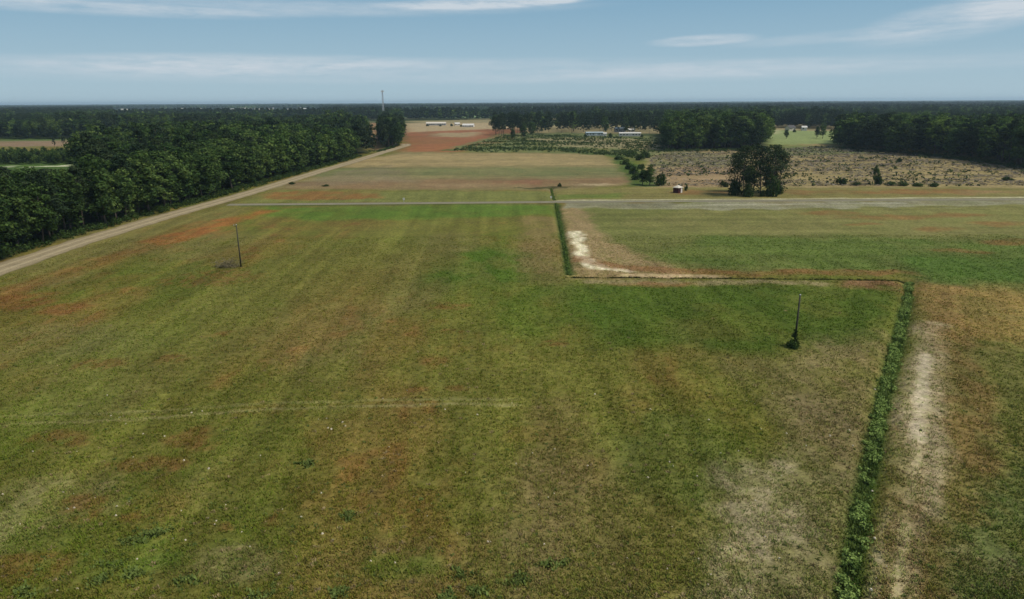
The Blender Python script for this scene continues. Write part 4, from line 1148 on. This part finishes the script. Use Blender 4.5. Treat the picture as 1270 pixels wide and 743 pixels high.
# logging slash and regrowth on the cleared land
def slash():
    g_ = np.random.default_rng(51)
    A = PP([(806, 196), (840, 187), (945, 187), (1010, 182), (1060, 184), (1150, 193), (1285, 209), (1285, 231), (806, 231)])
    lo, hi = A.min(0), A.max(0); n = 26000
    x = g_.uniform(lo[0], hi[0], n); y = g_.uniform(lo[1], hi[1], n)
    k = inside(x, y, A); k &= fbm(x, y, 30, 6, 3, 81) > g_.uniform(.34, .62, n)
    k &= np.array([not (892 < (proj(a, b, 0) or (0,))[0] < 912 and False) for a, b in zip(x, y)])
    x, y = x[k], y[k]; n = len(x)
    a = g_.uniform(0, 6.28, n); L = g_.uniform(.6, 3.2, n); r = g_.uniform(.08, .22, n); zz = r + g_.uniform(0, .35, n); tl = g_.uniform(-.2, .25, n)
    dx, dy, dz = np.cos(a) * L / 2, np.sin(a) * L / 2, np.sin(tl) * L / 2
    ex, ey = -np.sin(a) * r, np.cos(a) * r
    c0 = np.c_[x - dx, y - dy, zz - dz]; c1 = np.c_[x + dx, y + dy, zz + dz]
    e = np.c_[ex, ey, np.zeros(n)]; u = np.c_[np.zeros(n), np.zeros(n), r]
    V = np.stack([c0 - e, c0 + u, c0 + e, c1 - e * .6, c1 + u * .6, c1 + e * .6], 1)
    q = np.arange(n) * 6
    Fq = np.concatenate([np.stack([q, q + 3, q + 4, q + 1], 1), np.stack([q + 1, q + 4, q + 5, q + 2], 1), np.stack([q + 2, q + 5, q + 3, q], 1)])
    pal = np.array([(.15, .12, .09), (.24, .20, .15), (.08, .065, .045), (.32, .28, .22)])[g_.integers(0, 4, n)] * g_.uniform(.7, 1.2, (n, 1))
    o = link('logging_debris', np_mesh('logging_debris', V.reshape(-1, 3), Fq, M['tint'], np.tile(pal, (3, 1))))
    tag(o, 'cut branches and logging debris strewn over the cleared land', 'debris', None, 'stuff')
    # low regrowth clumps
    x = g_.uniform(lo[0], hi[0], 4200); y = g_.uniform(lo[1], hi[1], 4200); k = inside(x, y, A)
    k &= fbm(x, y, 34, 9, 3, 83) > g_.uniform(.40, .70, len(x)); x, y = x[k], y[k]
    s = g_.uniform(.1, 1.0, len(x)) ** 2.4 * 1.7 + .15
    B = PP([(560, 187), (625, 168), (700, 167), (822, 172), (835, 187), (798, 199), (768, 194), (700, 189), (600, 189)])
    x2 = g_.uniform(B[:, 0].min(), B[:, 0].max(), 9000); y2 = g_.uniform(B[:, 1].min(), B[:, 1].max(), 9000); k = inside(x2, y2, B)
    k &= fbm(x2, y2, 26, 16, 3, 85) > g_.uniform(.36, .66, len(x2))
    hem = seg_dist(x2, y2, PP([(556, 186.5), (620, 184.5), (700, 187), (770, 195)])) < 9; k |= hem & inside(x2, y2, B)
    x2, y2, hem = x2[k], y2[k], hem[k]; s2 = g_.uniform(.4, 1.6, len(x2)) + hem * .5
    xa, ya, sa = np.r_[x, x2], np.r_[y, y2], np.r_[s, s2]
    C = np.c_[xa, ya, sa * .55]; R = np.c_[sa * .9, sa * .9, sa * .6]
    tn = np.clip(fbm(xa, ya, 12, 12, 2, 88) * 1.3 - .2, .05, .9)
    v, f, t = leaf_cloud(C, R, 13, .8, 91, .5, tn); v[:, 2] = np.maximum(v[:, 2], .02)
    o = link('scrub', np_mesh('scrub', v, f, M['shrub'], t)); tag(o, 'low green scrub and regrowth covering the cleared land and its edges', 'scrub', None, 'stuff')
slash()
# hem of undergrowth along the woods
def hem():
    g_ = np.random.default_rng(61)
    yy = g_.uniform(118, 488, 900); xx = np.array([edge_x(b) for b in yy]) - g_.uniform(-1.2, 5, 900)
    s = g_.uniform(.7, 1.9, 900)
    i = g_.uniform(0, 1, 420); fr, _ = resample(FR, 1.0); q = fr[(i * (len(fr) - 1)).astype(int)] + g_.normal(size=(420, 2)) * 2
    q2 = PP([(826, 188), (946, 187)]); m = g_.uniform(0, 1, 160)[:, None]; q2 = q2[0] * (1 - m) + q2[1] * m + g_.normal(size=(160, 2)) * 2
    q3 = PP([(462, 188), (476, 188), (490, 184.0), (500, 179)]); q3, _ = resample(q3, .7); q3 = q3 + g_.normal(size=q3.shape) * 1.2 + np.array((-4, 0))
    xa = np.r_[xx, q[:, 0], q2[:, 0], q3[:, 0]]; ya = np.r_[yy, q[:, 1], q2[:, 1], q3[:, 1]]; sa = np.r_[s, g_.uniform(.8, 2.2, 420), g_.uniform(.8, 2.0, 160), g_.uniform(.5, 1.2, len(q3))]
    C = np.c_[xa, ya, sa * .6]; R = np.c_[sa, sa, sa * .75]
    v, f, t = leaf_cloud(C, R, 40, .5, 62, .5); v[:, 2] = np.maximum(v[:, 2], .02)
    o = link('undergrowth', np_mesh('undergrowth', v, f, M['shrub'], t * .85)); tag(o, 'dark undergrowth along the foot of the woods', 'undergrowth', None, 'stuff')
hem()

# ------------------------------------------------------------------ air
def haze():
    s = 17500.0
    o = link('haze', MB().box(-s, s, -s, s, -1.8, 68.0).mesh('haze', None)); o['kind'] = 'stuff'
    m, nt, out = new_mat('haze_air')
    v = N(nt, 'ShaderNodeVolumePrincipled'); v.inputs['Color'].default_value = (.68, .88, 1.0, 1)
    v.inputs['Density'].default_value = HAZE; v.inputs['Anisotropy'].default_value = .2
    nt.links.new(v.outputs[0], out.inputs['Volume'])
    o.data.materials.append(m)
HAZE = 7.5e-5
haze()

# ------------------------------------------------------------------ light and sky
SUN_EL, SUN_AZ = 56.0, 108.0            # azimuth clockwise from +Y
sd = Vector((math.sin(R_(SUN_AZ)) * math.cos(R_(SUN_EL)), math.cos(R_(SUN_AZ)) * math.cos(R_(SUN_EL)), math.sin(R_(SUN_EL))))
sun = bpy.data.objects.new('sun', bpy.data.lights.new('sun', 'SUN')); COL.objects.link(sun)
sun.data.energy = 3.2; sun.data.angle = R_(12); sun.data.color = (1.0, .95, .88)
sun.rotation_euler = (-sd).to_track_quat('-Z', 'Y').to_euler(); sun.location = (0, 0, 300)
wd = bpy.data.worlds.new('World'); scene.world = wd; wd.use_nodes = True
nt = wd.node_tree; nt.nodes.clear()
out = N(nt, 'ShaderNodeOutputWorld'); bg = N(nt, 'ShaderNodeBackground'); nt.links.new(bg.outputs[0], out.inputs[0])
bg.inputs['Strength'].default_value = 0.085
sky = N(nt, 'ShaderNodeTexSky', sky_type='NISHITA'); sky.sun_disc = False
sky.sun_elevation = R_(SUN_EL); sky.sun_rotation = R_(SUN_AZ); sky.altitude = 50; sky.air_density = 1.0; sky.dust_density = 0.6; sky.ozone_density = 1.2
gen = N(nt, 'ShaderNodeTexCoord').outputs['Generated']
sep = N(nt, 'ShaderNodeSeparateXYZ'); nt.links.new(gen, sep.inputs[0])
el = math_node(nt, 'MULTIPLY', math_node(nt, 'ARCSINE', sep.outputs[2]), 57.2958)      # degrees
az = math_node(nt, 'MULTIPLY', math_node(nt, 'ARCTAN2', sep.outputs[0], sep.outputs[1]), 57.2958)
def cloud_noise(sa, se, seed, detail=5, rough=.6):
    c = N(nt, 'ShaderNodeCombineXYZ')
    nt.links.new(math_node(nt, 'MULTIPLY', az, sa), c.inputs[0]); nt.links.new(math_node(nt, 'MULTIPLY', el, se), c.inputs[1]); c.inputs[2].default_value = seed
    return noise_node(nt, c.outputs[0], 1.0, detail, rough)
def streak(a0, e0, wa, we, slope, soft=1.0):
    """soft wisp of cirrus around azimuth a0, elevation e0 (degrees)"""
    da = math_node(nt, 'SUBTRACT', az, a0)
    de = math_node(nt, 'SUBTRACT', math_node(nt, 'SUBTRACT', el, e0), math_node(nt, 'MULTIPLY', da, slope))
    q = math_node(nt, 'ADD', math_node(nt, 'POWER', math_node(nt, 'ABSOLUTE', math_node(nt, 'DIVIDE', da, wa)), 2.0), math_node(nt, 'POWER', math_node(nt, 'ABSOLUTE', math_node(nt, 'DIVIDE', de, we)), 2.0))
    n = N(nt, 'ShaderNodeMapRange', interpolation_type='SMOOTHERSTEP'); nt.links.new(q, n.inputs[0])
    for i_, v_ in enumerate((1.9, 0.0, 0.0, 1.0)): n.inputs[i_ + 1].default_value = v_
    return n.outputs[0]
def add(*v):
    s = v[0]
    for q in v[1:]: s = math_node(nt, 'ADD', s, q)
    return s
def mul(a, b): return math_node(nt, 'MULTIPLY', a, b)
n_a = cloud_noise(.09, 1.1, 3.0); n_b = cloud_noise(.35, 2.2, 9.0, 7, .68); n_c = cloud_noise(.05, .05, 5.0)
wis = add(mul(streak(-17, 6.75, 21, .55, .018), .3), mul(streak(-2, 7.35, 7, .42, .03), .75), mul(streak(3.6, 7.6, 1.8, .3, .0), .6), mul(streak(-30, 6.2, 12, .4, .0), .3),
          mul(streak(31.5, 5.2, 5.6, 1.15, .15), .5), mul(streak(36, 6.2, 4.5, .8, .16), .4), mul(streak(14.8, 4.45, 3.6, .38, .03), .55), mul(streak(24, 4.4, 7, .4, .05), .2),
          mul(streak(-21, 2.75, 13, .75, .01), .45), mul(streak(-8, 2.4, 34, .9, .0), .32), mul(streak(20, 2.3, 20, .7, .02), .2))
wis = mul(wis, maprange(nt, add(mul(n_a, .6), mul(n_b, .6)), .40, .78, .1, 1.75))
veil = mul(maprange(nt, el, 30, 60, 0, .55), maprange(nt, n_c, .3, .65, .4, 1.0))
cm = math_node(nt, 'ADD', wis, veil, clamp=True)
low = maprange(nt, el, 0.0, 9.0, 0.0, 1.0)
lowc = mix_col(nt, low, (4.5, 6.2, 7.2), (2.05, 4.05, 5.8))
hb = mix_col(nt, maprange(nt, el, 8.0, 32.0, .92, 0.0), sky.outputs[0], lowc)
col = mix_col(nt, cm, hb, (6.3, 7.1, 7.8))
nt.links.new(col, bg.inputs[0])

# ------------------------------------------------------------------ render settings
vs = scene.view_settings
scene.display_settings.display_device = 'sRGB'
vs.view_transform = 'Standard'; vs.look = 'None'; vs.exposure = 0.1; vs.gamma = 1.0; vs.use_curve_mapping = False
scene.render.engine = 'CYCLES'
cy = scene.cycles
cy.max_bounces = 5; cy.diffuse_bounces = 3; cy.transmission_bounces = 2; cy.volume_bounces = 0; cy.transparent_max_bounces = 4
cy.use_denoising = True; cy.denoiser = 'OPENIMAGEDENOISE'; cy.denoising_input_passes = 'RGB_ALBEDO_NORMAL'
